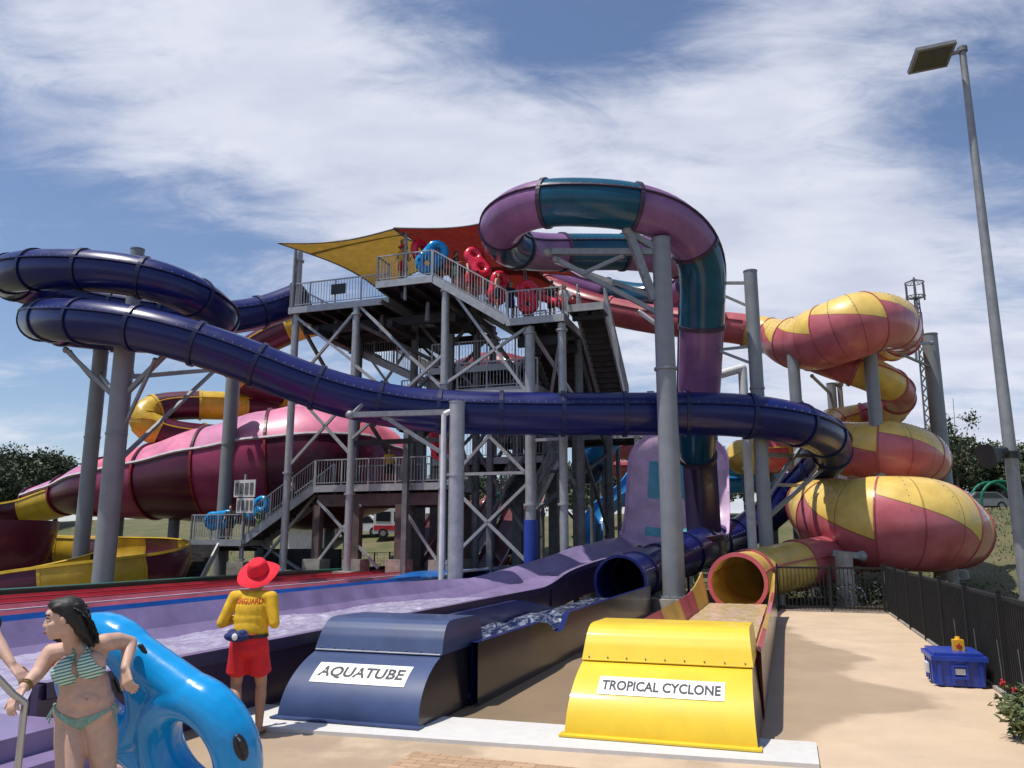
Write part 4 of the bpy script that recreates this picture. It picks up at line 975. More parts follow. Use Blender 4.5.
for (u, v) in ((-19.0,30.4),(-17.1,30.4),(-15.1,30.4),(-13.2,30.4),(-19,33),(-16,33),(-13.2,33)): tpost(u, v, 3.6, .17, 'beam', sq=True, ped=1.35)
for (u, v) in ((-22.8,30.4),(-25.2,30.4),(-22.8,32.2)): tpost(u, v, 1.9, .10, 'alu', ped=0 if u < -24 else 1.2)
for (u, v, z) in ((-11,33.5,7),(-9.8,35,8),(-13.5,37,8.2),(-16.4,36.8,8.2),(-16.2,34.6,7.4)): tpost(u, v, z, .2, 'galvd', sq=True)
def brace(pairs, w=.10, m='galv'):
    for a, b in pairs:
        mb = MB(); mb.bar(K(*a), K(*b), w); mb.build('brace', M[m], tower)
brace([((-20.1,29.55,11.9),(-17.05,29.5,9.6)),((-17.0,29.5,11.9),(-19.9,29.55,8.9)),((-20.1,29.6,8.6),(-17,29.5,5.6)),((-17,29.5,8.2),(-20.1,29.6,5.2)),
       ((-16.9,29.4,9.4),(-12.5,28.6,6.2)),((-12.4,28.5,9.4),(-16.9,29.4,6.3)),((-16.8,29.5,12),(-12.5,28.6,8.0)),((-12.3,28.5,8.2),(-9.0,28.6,10.2)),((-12.3,28.5,12.2),(-9.0,28.6,7.6)),((-12.3,28.5,7.8),(-8.9,28.6,4.4)),((-8.9,28.6,7.7),(-12.3,28.5,4.2)),
       ((-12.3,28.5,4.4),(-8.9,28.6,1.2)),((-8.9,28.6,4.3),(-12.3,28.5,1.2)),((-12.3,28.5,7.8),(-8.9,28.6,7.7)),((-12.3,28.5,4.6),(-8.9,28.6,4.6)),((-8.8,28.6,10),(-7.6,31,7.5)),((-7.6,28.5,10),(-9.0,31.2,7)),((-8.9,28.6,5.8),(-7.6,28.5,5.8)),
       ((-19,30.3,3.8),(-16,30.3,1.0)),((-16.9,30.3,3.6),(-18.9,30.3,1.2)),((-15,30.3,3.5),(-13.2,30.3,1.1)),((-20.1,35.3,12),(-17,35.3,8)),((-17,35.3,12),(-20.1,35.3,8)),((-22.4,31.2,2.0),(-19.4,30.6,.6)),((-19.4,30.8,4.1),(-22.2,30.8,1.0))], .11, 'alu')
brace([((-17,35.3,12),(-12.9,35.4,8)),((-12.9,35.4,12),(-17,35.3,8)),((-17,35.3,8),(-12.9,35.4,4)),((-12.9,35.4,8),(-17,35.3,4)),((-12.4,32,12),(-9.6,31.1,8)),((-9.6,31.1,10),(-12.4,32,6)),((-12.4,32,6),(-9.6,31.1,2)),((-9.6,31.1,6),(-12.4,32,2)),
       ((-12.9,35.4,7),(-9.1,36.3,3)),((-9.1,36.3,6.8),(-12.9,35.4,3)),((-7.6,31.1,10),(-7.6,36.3,6)),((-7.6,31.1,6),(-7.6,36.3,2.5)),((-9.6,31.1,7),(-7.6,31.1,4)),((-7.6,31.1,7),(-9.6,31.1,4)),((-15.4,32,12),(-12.4,32,8.5)),((-12.4,32,12),(-15.4,32,8.5)),((-15.4,32,8),(-12.4,32,4.6)),
       ((-20.2,29.7,12),(-20.2,35.3,8)),((-17,29.6,8),(-17,35.2,4.6)),((-12.4,28.6,8),(-12.4,32,4)),((-12.4,28.6,11.5),(-12.4,35,11.5)),((-15.4,28.6,11.9),(-15.4,35,11.9)),((-9,28.6,3),(-7.6,36.3,6)),((-9.6,31.1,9.8),(-9.1,36.2,6.5)),((-17,29.6,11.3),(-12.5,35,9)),((-9.2,31,8.5),(-12.8,35.3,5.5)),((-10.5,33,8),(-7.7,33,8)),((-12,33,5),(-7.7,33,5))], .13, 'galvd')
for bb in [(-20.2,-12.4,v-.1,v+.1,11.3,11.68) for v in (30.5,32.5,34.5)]+[(u-.12,u+.12,29.5,35.4,11.0,11.29) for u in (-19,-15.4,-12.5)]+[(-9.6,-7.6,29.2,29.4,9.6,9.95),(-9.6,-7.6,30.8,31.0,9.6,9.95),(-17,-12.5,29.42,29.52,6.0,6.2),(-17,-8.9,31.9,32.0,8.3,8.5)]:
    mb = MB(); mb.kbox(*bb); mb.build('floor_beam', M['deckdark'], tower)
# clutter of the inner frame: more posts, landings and thin rails seen in shade
for (u, v, z) in ((-14,34,8),(-12,36.5,9.5),(-10.5,34.5,9),(-8.4,33.5,8),(-7.2,35,7),(-6.2,36.3,6.8),(-10.2,38,7),(-13.4,31.5,11),(-11.2,30.5,8.5),(-14.6,29.8,8),(-18.5,32.5,11.5)): tpost(u, v, z, .11, 'galvd', sq=True, ped=0)
deck(-14.5, -9.5, 32.3, 35.0, 5.6, [[(-14.5,32.3),(-9.5,32.3),(-9.5,35)]]); deck(-12.3, -8.9, 29.6, 31.0, 8.1, [[(-12.3,29.6),(-8.9,29.6)]])
pass; flight(K(-12.2,34.8,8.2), K(-9.5,34.8,10.3), 1.2, PV, n=11)
flight(K(-20.2,32.6,11.7), K(-14.6,33.2,9.0), 2.0, PV, n=16)
deck(-14.4, -9.8, 31.7, 36, 9.55, [[(-14.4,31.7),(-9.8,31.7)]]); deck(-17.4,-14.6,34.5,36.5,7.6,[[(-17.4,34.5),(-14.6,34.5)]])
# little lamps and boxes under the decks
for (u, v) in ((-18.6,30.5),(-16.2,30.3),(-13.5,29.2)): mb = MB(); mb.tube(K(u,v,11.8), K(u,v,11.0), .08, .13, n=10); mb.build('under_deck_lamp', M['galvd'], tower)
mb = MB(); mb.kbox(-18.2, -17.5, 29.30, 29.36, 12.65, 13.1); mb.build('deck_sign', M['black'], tower)
# pictogram board on the landing
board = thing('notice_board', 'white square rules board above the landing at the foot of the stairs', 'sign', K(-22.6, 30.0, 2.2))
mb = MB(); mb.kbox(-23.1, -22.0, 30.0, 30.05, 4.0, 4.75); mb.kbox(-22.9,-22.0,29.97,29.995,3.3,3.95, 0); mb.build('panel', M['whitep'], board)
mb = MB(); mb.bar(K(-22.6,30.09,2.15), K(-22.6,30.09,5.0), .08); mb.build('post', M['alu'], board)
for k in range(4):
    mb = MB(); mb.kbox(-23.05+.26*k, -22.87+.26*k, 29.985, 29.998, 4.12, 4.62); mb.build('pictogram', M['galvd'], board)
    mb = MB(); mb.kbox(-22.85+.22*k, -22.72+.22*k, 29.955, 29.968, 3.42, 3.85); mb.build('pictogram', M['galvd'], board)

# shade sails
def sail(name, label, corners, m, sagz, poles):
    root = thing(name, label, 'shade sail', corners[0], None); a, b, c, d = [V3(q) for q in corners]
    mb = MB()
    def fn(s, t):
        s2 = s; t2 = t
        e = 1-.20*math.sin(math.pi*s)*abs(2*t-1); t2 = .5+(t-.5)*e; e = 1-.20*math.sin(math.pi*t)*abs(2*s-1); s2 = .5+(s-.5)*e
        p = (a*(1-s2)+b*s2)*(1-t2)+(d*(1-s2)+c*s2)*t2; p = p.copy(); p.z -= sagz*math.sin(math.pi*s)*math.sin(math.pi*t); return p
    mb.grid(fn, 20, 20); cl = mb.build('canopy', m, root)
    mb = MB()
    for (s0, t0, s1, t1) in ((0,0,1,0),(1,0,1,1),(1,1,0,1),(0,1,0,0)):
        for k in range(20): mb.tube(fn(s0+(s1-s0)*k/20, t0+(t1-t0)*k/20), fn(s0+(s1-s0)*(k+1)/20, t0+(t1-t0)*(k+1)/20), .035, n=6, caps=False)
    mb.build('edge_cable', M['galvd'], cl)
    for (p, q) in poles:
        mb = MB(); mb.tube(p, q, .07, n=10); mb.build('pole', M['galv'], root)
    return root
sail('shade_sail', 'ochre yellow shade sail stretched over the left end of the top deck', [P(278,243,33.5), P(394,229,31), P(466,256,38), P(384,294,36)], M['sailY'], .05,
     [(K(-20.2,29.4,12.2), P(296,245,34.2)), (P(405,300,31.5), P(406,232,31.5)), (P(296,246,34.2), P(420,232,31.8))])
sail('shade_sail', 'dark red shade sail rising to the right over the queue on the top deck', [P(394,228,31), P(520,211,29.5), P(578,276,38), P(436,276,40)], M['sailR'], .1,
     [(P(402,298,33), P(402,232,33)), (K(-9.7,31.3,10.4), P(522,238,33))])
sail('shade_sail', 'lower red shade sail hanging behind the queue beneath the purple loop', [P(430,262,38), P(520,225,36), P(560,290,38), P(455,300,42)], M['sailR'], .4, [(K(-12.95,35.5,12.5), P(455,262,38))])

# ------------------------------------------------------------------ fences
def fence_run():
    root = thing('fence', 'long black mesh fence with shade cloth along the right side of the sandy path', 'fence', K(2.7, 17, 0))
    mb = MB(); mb.kbox(2.735, 2.745, 8.2, 26.6, .07, 1.3)
    mb.build('shade_cloth', M['cloth'], root)
    mb = MB(); mb.kbox(2.715, 2.765, 8.2, 26.6, 1.31, 1.36); mb.build('top_rail', M['fence'], root)
    mb = MB(); v = 8.2
    while v < 26.6: mb.kbox(2.695, 2.712, v, v+.017, .08, 1.31); v += .115
    mb.build('picket_row', M['fence'], root)
    for k in range(9):
        v = 8.3+k*2.28; mb = MB(); mb.kbox(2.66, 2.72, v-.03, v+.03, .02, 1.42); mb.kbox(2.655, 2.725, v-.035, v+.035, 1.42, 1.44); mb.build('post', M['fence'], root)
    for v in (12.0, 13.1, 14.6, 16.2): mb = MB(); mb.bar(K(2.685, v, .12), K(2.69, v+.12, .75), .008); mb.build('cable_tie', M['galvd'], root)
fence_run()
def gate():
    root = thing('gate', 'see-through black picket gate across the far end of the sandy path', 'gate', K(1.1, 26.65, 0))
    mb = MB(); u = -.3
    while u < 2.65: mb.kbox(u, u+.022, 26.64, 26.662, .08, 1.3); u += .115
    mb.build('picket_row', M['fence'], root)
    for (z) in (.14, 1.3): mb = MB(); mb.kbox(-.35, 2.68, 26.63, 26.67, z-.03, z+.03); mb.build('rail', M['fence'], root)
    for u in (-.35, 1.15, 2.62): mb = MB(); mb.kbox(u-.03, u+.03, 26.6, 26.66, .02, 1.42); mb.build('post', M['fence'], root)
gate()
# garden bed behind the gate: two white tap stands and stones
def hydrant(px, lab):
    q = P(px, 600, 28.2); r = thing('garden_tap', lab, 'tap', (q.x, q.y, 0)); mb = MB()
    mb.pipe([(q.x,q.y,0),(q.x,q.y,.55),(q.x+.22,q.y,.5),(q.x+.34,q.y,.2)], .03, n=8); mb.build('pipe', M['whitep'], r)
    mb = MB(); mb.tube((q.x-.10,q.y,.58),(q.x+.10,q.y,.58),.025,n=6); mb.build('handle', M['whitep'], r)
hydrant(812, 'small white tap stand behind the black gate, left one'); hydrant(856, 'small white tap stand beside the concrete stump behind the gate')
mb = MB(); mb.add([K(-2,26.8,.01),K(6,26.8,.01),K(6,33,.01),K(-2,33,.01)], [(0,1,2,3)]); mb.build('mulch_bed', mat('mulch', (.10,.075,.05), .95, var=.4, scale=8, bump=.8, bscale=25), kind='structure')

# ------------------------------------------------------------------ crate
def crate():
    root = thing('crate', 'deep blue lidded plastic storage crate against the black fence', 'crate', K(2.27, 14.1, 0))
    u0, u1, v0, v1, h = 1.93, 2.62, 13.7, 14.6, .46
    mb = MB()
    def side(uo, vo): pass
    tp = .03
    b = [K(u0+tp,v0+tp,.02),K(u1-tp,v0+tp,.02),K(u1-tp,v1-tp,.02),K(u0+tp,v1-tp,.02),K(u0,v0,h-.08),K(u1,v0,h-.08),K(u1,v1,h-.08),K(u0,v1,h-.08)]
    mb.add(b, [(3,2,1,0),(0,1,5,4),(1,2,6,5),(2,3,7,6),(3,0,4,7)])
    for k in range(4):   # ribs
        u = u0+.07+k*(u1-u0-.14)/3
        if k in (0, 3) or True: mb.kbox(u-.025, u+.025, v0-.015, v0+.03, .04, h-.1)
    for k in range(4): v = v0+.1+k*.2; mb.kbox(u0-.015, u0+.03, v-.025, v+.025, .04, h-.1)
    mb.build('body', M['bluep'], root)
    mb = MB(); mb.kbox(u0-.03, u1+.03, v0-.03, v1+.03, h-.085, h-.02); mb.kbox(u0+.02, u1-.02, v0+.02, v1-.02, h-.02, h+.025); mb.build('lid', M['bluep'], root)
    mb = MB(); um = (u0+u1)/2; mb.kbox(um-.10, um+.10, v0-.035, v0-.016, .13, .16); mb.kbox(um-.1,um-.08,v0-.035,v0-.016,.16,.30); mb.kbox(um+.08,um+.1,v0-.035,v0-.016,.16,.30); mb.kbox(um-.1,um+.1,v0-.035,v0-.016,.30,.32); mb.build('handle', M['bluep'], root)
    mb = MB(); mb.kbox(um-.075, um+.075, v0-.012, v0+.01, .19, .27); mb.build('clear_window', M['whitep'], root)
    mb = MB(); mb.kbox(u0-.05, u0-.02, v0+.28, v0+.55, .16, .30); mb.build('latch', M['whitep'], root)
    return root
crate()
# yellow first-aid style pot on the crate
pot = thing('first_aid_tub', 'small yellow tub with a red cross and handle standing on the blue crate', 'tub', K(2.33, 14.1, .486))
mb = MB(); mb.kbox(2.27, 2.42, 14.03, 14.15, .486, .64); mb.build('body', M['yelp'], pot)
mb = MB(); mb.tube(K(2.345,14.09,.64), K(2.345,14.09,.685), .045, .03, n=10); mb.build('lid', M['yelp'], pot)
mb = MB(); mb.kbox(2.305, 2.385, 14.022, 14.027, .54, .565); mb.kbox(2.332, 2.358, 14.016, 14.021, .515, .59); mb.build('red_cross', M['shirtline'], pot)
# shrub bottom right
def shrub(name, label, c, r, n, leafs, flowers=0):
    root = thing(name, label, 'shrub', c); rnd = random.Random(3)
    c = V3(c)
    mb = MB()
    for k in range(26):
        a = rnd.random()*6.28; q = c+V3((math.cos(a)*r*rnd.random(), math.sin(a)*r*rnd.random(), r*(1.0+.7*rnd.random()))); mb.tube(c+V3((0,0,.0)), q, .008, .003, n=5)
    mb.build('stem', M['bark'], root); mb = MB()
    for k in range(n):
        d = V3((rnd.gauss(0,1), rnd.gauss(0,1), rnd.gauss(0,1))).normalized(); q = c+V3((0,0,r*.95))+d*r*(.45+.62*rnd.random()*(1+.3*math.sin(d.x*7+d.z*5)))
        if q.z < .01: continue
        t = V3((rnd.gauss(0,1), rnd.gauss(0,1), rnd.gauss(0,.6))).normalized(); w = t.cross(d).normalized() if t.cross(d).length > .01 else V3((1,0,0)); s = .035+.03*rnd.random()
        mb.add([q, q+t*s+w*s*.3, q+t*s*2, q+t*s-w*s*.3], [(0,1,2,3)], rnd.choice(leafs))
    mb.build('foliage', [M['leafB'], M['leafC'], M['leafD']], root)
    if flowers:
        for k in range(flowers):
            mb = MB(); q = c+V3((rnd.uniform(-.25,.05)*r*2.2, rnd.uniform(-.3,.3), r*1.75+rnd.uniform(-.1,.15)))
            for j in range(9): mb.ball(q+V3((rnd.gauss(0,.014), rnd.gauss(0,.014), rnd.gauss(0,.016))), (.014,.014,.02), 5, 4)
            mb.build('flower', M['flower'], root)
shrub('shrub', 'leafy green shrub with a red flower at the lower right edge by the fence', G(1034,742,0), .29, 1500, (0,1,1,2,2), 2)

# ------------------------------------------------------------------ lamp post and speaker
q = P(1010, 450, 12.0)
lp = thing('lamp_post', 'tall tapering grey light pole with a single flat floodlight head at right', 'lamp post', (q.x, 12.0, 0))
top = zat(52, 12.0, 962)
mb = MB(); mb.tube((q.x,12,0),(q.x,12,top),.11,.052,n=16); mb.tube((q.x,12,0),(q.x,12,.05),.25,n=16); mb.build('pole', M['galv'], lp)
mb = MB(); hx = q.x; e = P(935,64,12.0); mb.bar((hx,12,top+.02),(hx-.28,12,top-.06),.05); mb.tube((hx,12,top),(hx,12,top+.08),.08,n=12); mb.build('arm', M['galvd'], lp)
ax = (V3((.95,-.1,.16)).normalized(), V3((.1,.95,-.28)).normalized()); ax3 = ax[0].cross(ax[1]).normalized(); ay = ax3.cross(ax[0]).normalized()
c = V3((hx-.52,12,top-.10)); mb = MB(); mb.box(c, (.64,.50,.07), (ax[0], ay, ax3)); mb.box(c+ax3*.05, (.45,.3,.05), (ax[0], ay, ax3)); hd = mb.build('lamp_head', M['galvd'], lp)
mb = MB(); mb.box(c-ax3*.037, (.54,.40,.008), (ax[0], ay, ax3)); mb.build('lamp_lens', M['lampglass'], hd)
sp = thing('loudspeaker', 'black horn loudspeaker bracketed to the light pole at right', 'speaker', P(1001,456,12.0))
zc_ = zat(455, 12); mb = MB(); fwd = V3((-.93,-.28,-.22)).normalized(); sx = fwd.cross(V3((0,0,1))).normalized(); su = sx.cross(fwd); cc = V3((q.x-.24,11.88,zc_+.02))
r0, r1 = (.09,.09), (.17,.19); vs = []
for (o, r_) in ((-.02,.06),(.06,.08),(.26,.165)):
    for j in range(16):
        a = 2*math.pi*j/16; cx_ = math.copysign(abs(math.cos(a))**.5, math.cos(a)); sy_ = math.copysign(abs(math.sin(a))**.5, math.sin(a)); vs.append(cc+fwd*o+sx*(r_*cx_)+su*(r_*1.05*sy_))
fs = [(k*16+j,(k+1)*16+j,(k+1)*16+(j+1)%16,k*16+(j+1)%16) for k in range(2) for j in range(16)]+[tuple(range(15,-1,-1)), tuple(range(32,48))]
mb.add(vs, fs); mb.build('horn', M['black'], sp)
mb = MB(); mb.tube(cc-fwd*.02, cc-fwd*.12, .07, n=12); mb.bar(cc-fwd*.1, (q.x,12,zc_), .04); mb.tube((q.x,12,zc_-.05),(q.x,12,zc_+.05),.125,n=14); mb.build('bracket', M['black'], sp)
# handrail at left
hr = thing('handrail', 'polished stainless steel handrail at the lower left corner', 'handrail', P(22,760,4.7))
mb = MB(); a = P(25,703,4.75); mb.tube((a.x,a.y,-.1), a, .019, n=14); mb.ball(a, (.019,)*3); mb.build('post', M['steel'], hr)
mb = MB(); mb.pipe([P(-40,648,4.4), P(0,680,4.6), P(13,694,4.68), a], .019, n=14); mb.build('rail', M['steel'], hr)
mb = MB(); mb.box((-3.0,4.1,.12),(3.4,3.0,.25)); mb.build('step_platform', M['conc'], kind='structure')
# ------------------------------------------------------------------ background: trees, mast, buildings, vehicles
def tree(name, label, base, h, cr, nl, seed, ls=.22, shape='round', group='trees behind the park', trunkr=.25, openness=.6, leafs=(0,0,1,1,2)):
    rnd = random.Random(seed); b = V3(base); root = thing(name, label, 'tree', b, group)
    clumps = []
    nc = 16 if shape == 'round' else 22
    for k in range(nc):
        a = rnd.random()*6.283; rr = cr*math.sqrt(rnd.random())*.85
        z = h*(.42+.5*rnd.random()) if shape == 'round' else h*(.45+.53*rnd.random())
        if shape == 'round': rr *= math.sqrt(max(.1, 1-((z/h-.55)/.5)**2))
        clumps.append((b+V3((rr*math.cos(a), rr*math.sin(a), z)), cr*(.30+.2*rnd.random())*(1 if shape == 'round' else .62)))
    mb = MB(); top = b+V3((rnd.uniform(-.3,.3), 0, h*.55)); mb.tube(b-V3((0,0,.3)), top, trunkr, trunkr*.5, n=9); mb.tube(top, b+V3((0,0,h*.85)), trunkr*.5, trunkr*.15, n=7)
    tk = mb.build('trunk', M['bark'], root); mb = MB()
    for (c, r) in clumps:
        s = b+V3((0,0,h*(.28+.3*rnd.random()))); m_ = s.lerp(c, .5)+V3((rnd.uniform(-.2,.2), 0, -.3)); mb.tube(s, m_, trunkr*.3, trunkr*.18, n=5); mb.tube(m_, c, trunkr*.18, trunkr*.06, n=5)
    mb.build('limb', M['bark'], tk); mb = MB()
    for k in range(nl):
        c, r = clumps[rnd.randrange(nc)]; d = V3((rnd.gauss(0,1), rnd.gauss(0,1), rnd.gauss(0,.8))).normalized(); q = c+d*r*(rnd.random()**.45)*(1+.25*rnd.gauss(0,1)*.5)
        t = V3((rnd.gauss(0,1), rnd.gauss(0,1), rnd.gauss(0,1))).normalized(); w = t.cross(V3((rnd.gauss(0,1), rnd.gauss(0,1), rnd.gauss(0,1)))).normalized(); s = ls*(.5+rnd.random())
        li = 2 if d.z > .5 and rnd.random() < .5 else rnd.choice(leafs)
        mb.add([q, q+t*s+w*s*.45, q+t*s*1.8, q+t*s-w*s*.45], [(0,1,2,3)], li)
    mb.build('crown', [M['leafA'], M['leafB'], M['leafC']], root); return root
def tp(px, Y, py=540): q = P(px, py, Y); return (q.x, Y, terrain(q.x, Y))
def th(px, pytop, Y): return P(px, pytop, Y).z - terrain(P(px,540,Y).x, Y)
tree('round_tree', 'large dense rounded tree at the far left edge', tp(18,75), th(18,455,75), 4.0, 20000, 1, .17, leafs=(0,0,0,1))
tree('round_tree', 'smaller looser tree just right of the large rounded tree at left', tp(53,80), th(53,452,80), 2.2, 5000, 2, .17, leafs=(0,0,1))
tree('round_tree', 'dark low tree cut by the left picture edge', tp(-12,70), th(-12,470,70), 4.0, 12000, 3, .18, leafs=(0,0,1))
specs = [(1018,74,470,3.6,3200),(958,76,468,3.4,3000),(975,80,446,2.8,2400),(996,78,458,3.2,2600),(1040,78,448,4,3000),(545,86,470,4,3000),(590,88,466,4,3000),(450,86,480,4,2800),(520,78,490,4,2800),(480,76,495,4,2400),(965,70,418,2.6,1500),(952,72,450,3,1900),(985,75,452,3.2,2200),(1008,72,462,3.0,2200),(1030,70,455,3.5,2400),(940,80,462,3,1600),(900,85,436,3,1400),(880,88,438,3.2,1400),
         (712,78,452,2.8,2300),(728,74,470,2.5,1900),(700,82,440,3.,2000),(748,84,448,3,1500),
         (612,76,470,2.8,2300),(628,80,460,3,2200),(598,78,480,3,2000),(560,82,475,3.4,2200),(530,80,480,3.4,2200),(500,84,478,3.5,2000),(470,80,484,3.2,1800),(430,78,488,3,1800),(400,80,482,3.2,1800),(372,84,490,3,1400),(350,86,496,3,1200),(660,84,462,3,1500),(640,74,492,3,1900),(575,74,496,3,1800)]
labs = ['low wide gum tree under the loudspeaker at right','low wide gum tree behind the right end of the middle bowl','thin gum tree just left of the loudspeaker','gum tree crown right behind the loudspeaker','gum tree beyond the light pole at the picture edge','far gum tree behind the tower stairs at their right end','far gum tree behind the pale short blue tube slide','far gum tree above the lower deck, left of the downpipe','gum tree low behind the crossed braces right of the slim column','gum tree low behind the green spiral slide','tall sparse gum tree rising highest beside the thin antenna at right','dark gum tree directly right of the lowest bowl','bushy gum tree behind the loudspeaker pole, left side','gum tree partly behind the light pole at right','gum tree at the right picture edge above the grass bank','gum tree showing between the grey column and the lowest bowl','gum tree top peeping over the middle bowl, right one','gum tree top peeping over the middle bowl, left one',
 'gum tree between the lilac wall and the grey pipe','low bushy gum tree beside the grey downpipe','gum tree just right of the lilac wall edge','gum tree behind the short yellow and pink capped slide',
 'gum tree left of the lilac wall behind the bright blue slide','gum tree touching the left edge of the lilac wall','gum tree left of the bright blue open slide','gum tree seen right of the blue-sleeved tower leg','gum tree seen behind the blue-sleeved tower leg','gum tree seen behind the bright red open slide','gum tree seen right of the slim pale column','gum tree seen left of the slim pale column under the lower deck','gum tree under the middle of the lower deck','gum tree under the left half of the lower deck','small gum tree behind the white shed','gum tree hidden mostly by the lilac wall','low gum tree behind the foot of the lilac wall','low gum tree behind the red tube of the children\'s area']
for k, ((px, Y, py, cr, nl), lb) in enumerate(zip(specs, labs)):
    tree('gum_tree', lb, tp(px, Y), th(px, py, Y), cr, int(nl*1.7), 20+k, .17, 'open', trunkr=.16)
# telecom mast
q = P(931,450,95); g = terrain(q.x, 95); mast = thing('telecom_mast', 'lattice telecom mast with an antenna ring on top, right of the upper bowl', 'mast', (q.x,95,g))
zt = P(915,279,95).z; mb = MB(); H = zt-g
def leg(a, z): w = .95*(1-.72*(z-g)/H); return V3((q.x+w*math.cos(a), 95+w*math.sin(a), z))
an = [R(90+120*k) for k in range(3)]; n = 22
for k in range(n):
    z0 = g+H*.92*k/n; z1 = g+H*.92*(k+1)/n
    for i in range(3):
        a, b = an[i], an[(i+1)%3]; mb.bar(leg(a,z0), leg(a,z1), .15); mb.bar(leg(a,z0), leg(b,z1), .07); mb.bar(leg(b,z0), leg(a,z1), .07)
mb.bar((q.x,95,g+H*.9),(q.x,95,zt+.2),.2); mb.build('lattice', M['galvd'], mast)
mb = MB()
for k in range(12):
    a = k*math.pi/6; c0 = V3((q.x+1.1*math.cos(a),95+1.1*math.sin(a),zt-2.3)); c1 = V3((q.x+1.1*math.cos(a+math.pi/6),95+1.1*math.sin(a+math.pi/6),zt-2.3))
    mb.bar(c0,c1,.1); mb.bar(c0+V3((0,0,1.8)),c1+V3((0,0,1.8)),.08); mb.bar((q.x,95,zt-2.6),c0,.07); mb.bar(c0+V3((0,0,1.8)),(q.x,95,zt),.06)
    if k % 2 == 0: mb.box(c0+V3((0,0,.6)), (.16,.16,2.0))
mb.build('antenna_ring', M['galvd'], mast)
for k in range(6): mb = MB(); mb.box(leg(an[k%3], g+H*(.62+.05*k))+V3((.5*(-1)**k,-.3,0)), (.25,.2,1.6)); mb.build('panel_antenna', M['galv'], mast)
q = P(953,440,90); mb = MB(); mb.tube((q.x,90,terrain(q.x,90)), P(953,398,90), .07,.03, n=6); mb.build('antenna_pole', M['galv'], label='needle-thin antenna pole between the telecom mast and the light pole', cat='antenna')
# shed
def bld(name, label, px0, px1, pyt, Y, roofm, wallm, wins=0):
    a, b = P(px0,500,Y), P(px1,500,Y); g = terrain((a.x+b.x)/2, Y)-.1; h = P(512,pyt,Y).z; root = thing(name, label, 'building', ((a.x+b.x)/2, Y, g))
    mb = MB(); mb.box(((a.x+b.x)/2, Y+2, (g+h-.5)/2), (b.x-a.x, 4, h-.5-g)); mb.box(((a.x+b.x)/2, Y+2, (g+h-.5)/2), (b.x-a.x, 4, h-.5-g)) if False else None
    z0, z1 = g, h-.6; mb = MB(); mb.box(((a.x+b.x)/2, Y+2, (z0+z1)/2), (b.x-a.x, 4, z1-z0)); mb.build('wall', wallm, root)
    mb = MB(); x0, x1 = a.x-.3, b.x+.3; mb.add([(x0,Y-.4,z1),(x1,Y-.4,z1),(x1,Y+2,h),(x0,Y+2,h),(x0,Y+4.4,z1),(x1,Y+4.4,z1)], [(0,1,2,3),(3,2,5,4),(0,3,4),(1,5,2),(0,4,5,1)]); mb.build('roof', roofm, root)
    for k in range(wins):
        x = a.x+(b.x-a.x)*(k+.5)/wins; mb = MB(); mb.box((x,Y-.02,(z0+z1)/2+.1),(.9,.05,.7)); mb.build('window', M['glass'], root)
bld('shed', 'long low white shed on the grass seen under the stairs', 290, 328, 519, 58, M['whitep'], M['whitep'], 0)
bld('shed', 'low pale building with a grey roof on the hilltop at right behind the grass', 958, 1012, 503, 84, M['roof'], M['whitep'], 5)
bld('kiosk', 'small timber coloured kiosk between the tower column and the yellow mouth', 722, 742, 521, 60, M['roof'], mat('timber', (.28,.2,.1), .8), 1)
bld('shed', 'pale grey shed behind the trees left of the slim pale column', 408, 448, 506, 66, M['roof'], M['whitep'], 2)
def vehicle(name, label, cat, px, Y, L_, H_, W_, bodym, stripe=None, bus=False, group=None):
    q = P(px, 530, Y); g = terrain(q.x, Y); root = thing(name, label, cat, (q.x, Y, g), group); x0 = q.x-L_/2
    mb = MB(); 
    if bus: prof_ = [(0,.35),(0,H_-.25),(.15,H_),(L_-.3,H_),(L_,H_-.5),(L_,.35)]
    else: prof_ = [(0,.35),(.05,.85),(.75,.95),(1.35,H_),(L_-1.1,H_),(L_-.35,.95),(L_,.85),(L_,.35)]
    for y in (Y-W_/2, Y+W_/2): mb.add([(x0+a, y, g+z) for a, z in prof_], [tuple(range(len(prof_)))])
    n = len(prof_); mb.add([(x0+a, Y-W_/2, g+z) for a, z in prof_]+[(x0+a, Y+W_/2, g+z) for a, z in prof_], [(i,(i+1)%n,n+(i+1)%n,n+i) for i in range(n)]); mb.build('body', bodym, root)
    mb = MB()
    if bus:
        for k in range(int(L_/1.3)): mb.box((x0+.7+k*1.3, Y-W_/2-.01, g+H_*.68), (1.05,.03,.7))
    else: mb.add([(x0+1.0,Y-W_/2-.012,g+1.0),(x0+1.42,Y-W_/2-.012,g+H_-.08),(x0+L_-1.15,Y-W_/2-.012,g+H_-.08),(x0+L_-.6,Y-W_/2-.012,g+1.0)], [(0,1,2,3)])
    mb.build('window', M['glass'], root)
    for x in (x0+L_*.2, x0+L_*.8):
        mb = MB(); mb.tube((x,Y-W_/2-.03,g+.36),(x,Y-W_/2+.25,g+.36),.36,n=18); w = mb.build('wheel', M['tyre'], root)
        mb = MB(); mb.tube((x,Y-W_/2-.045,g+.36),(x,Y-W_/2-.032,g+.36),.2,n=14); mb.build('rim', M['galv'], w)
    if stripe: mb = MB(); mb.box((q.x, Y-W_/2-.012, g+.75), (L_*.98,.02,.35)); mb.build('stripe', stripe, root)
vehicle('van', 'white van with a red stripe parked on the grass seen under the lower deck', 'van', 400, 60, 3.6, 2.3, 2, M['whitep'], M['lred'], True)
vehicle('parked_car', 'white car parked on the grass left of the striped van under the lower deck', 'car', 362, 62, 3.6, 1.6, 1.8, M['whitep'])
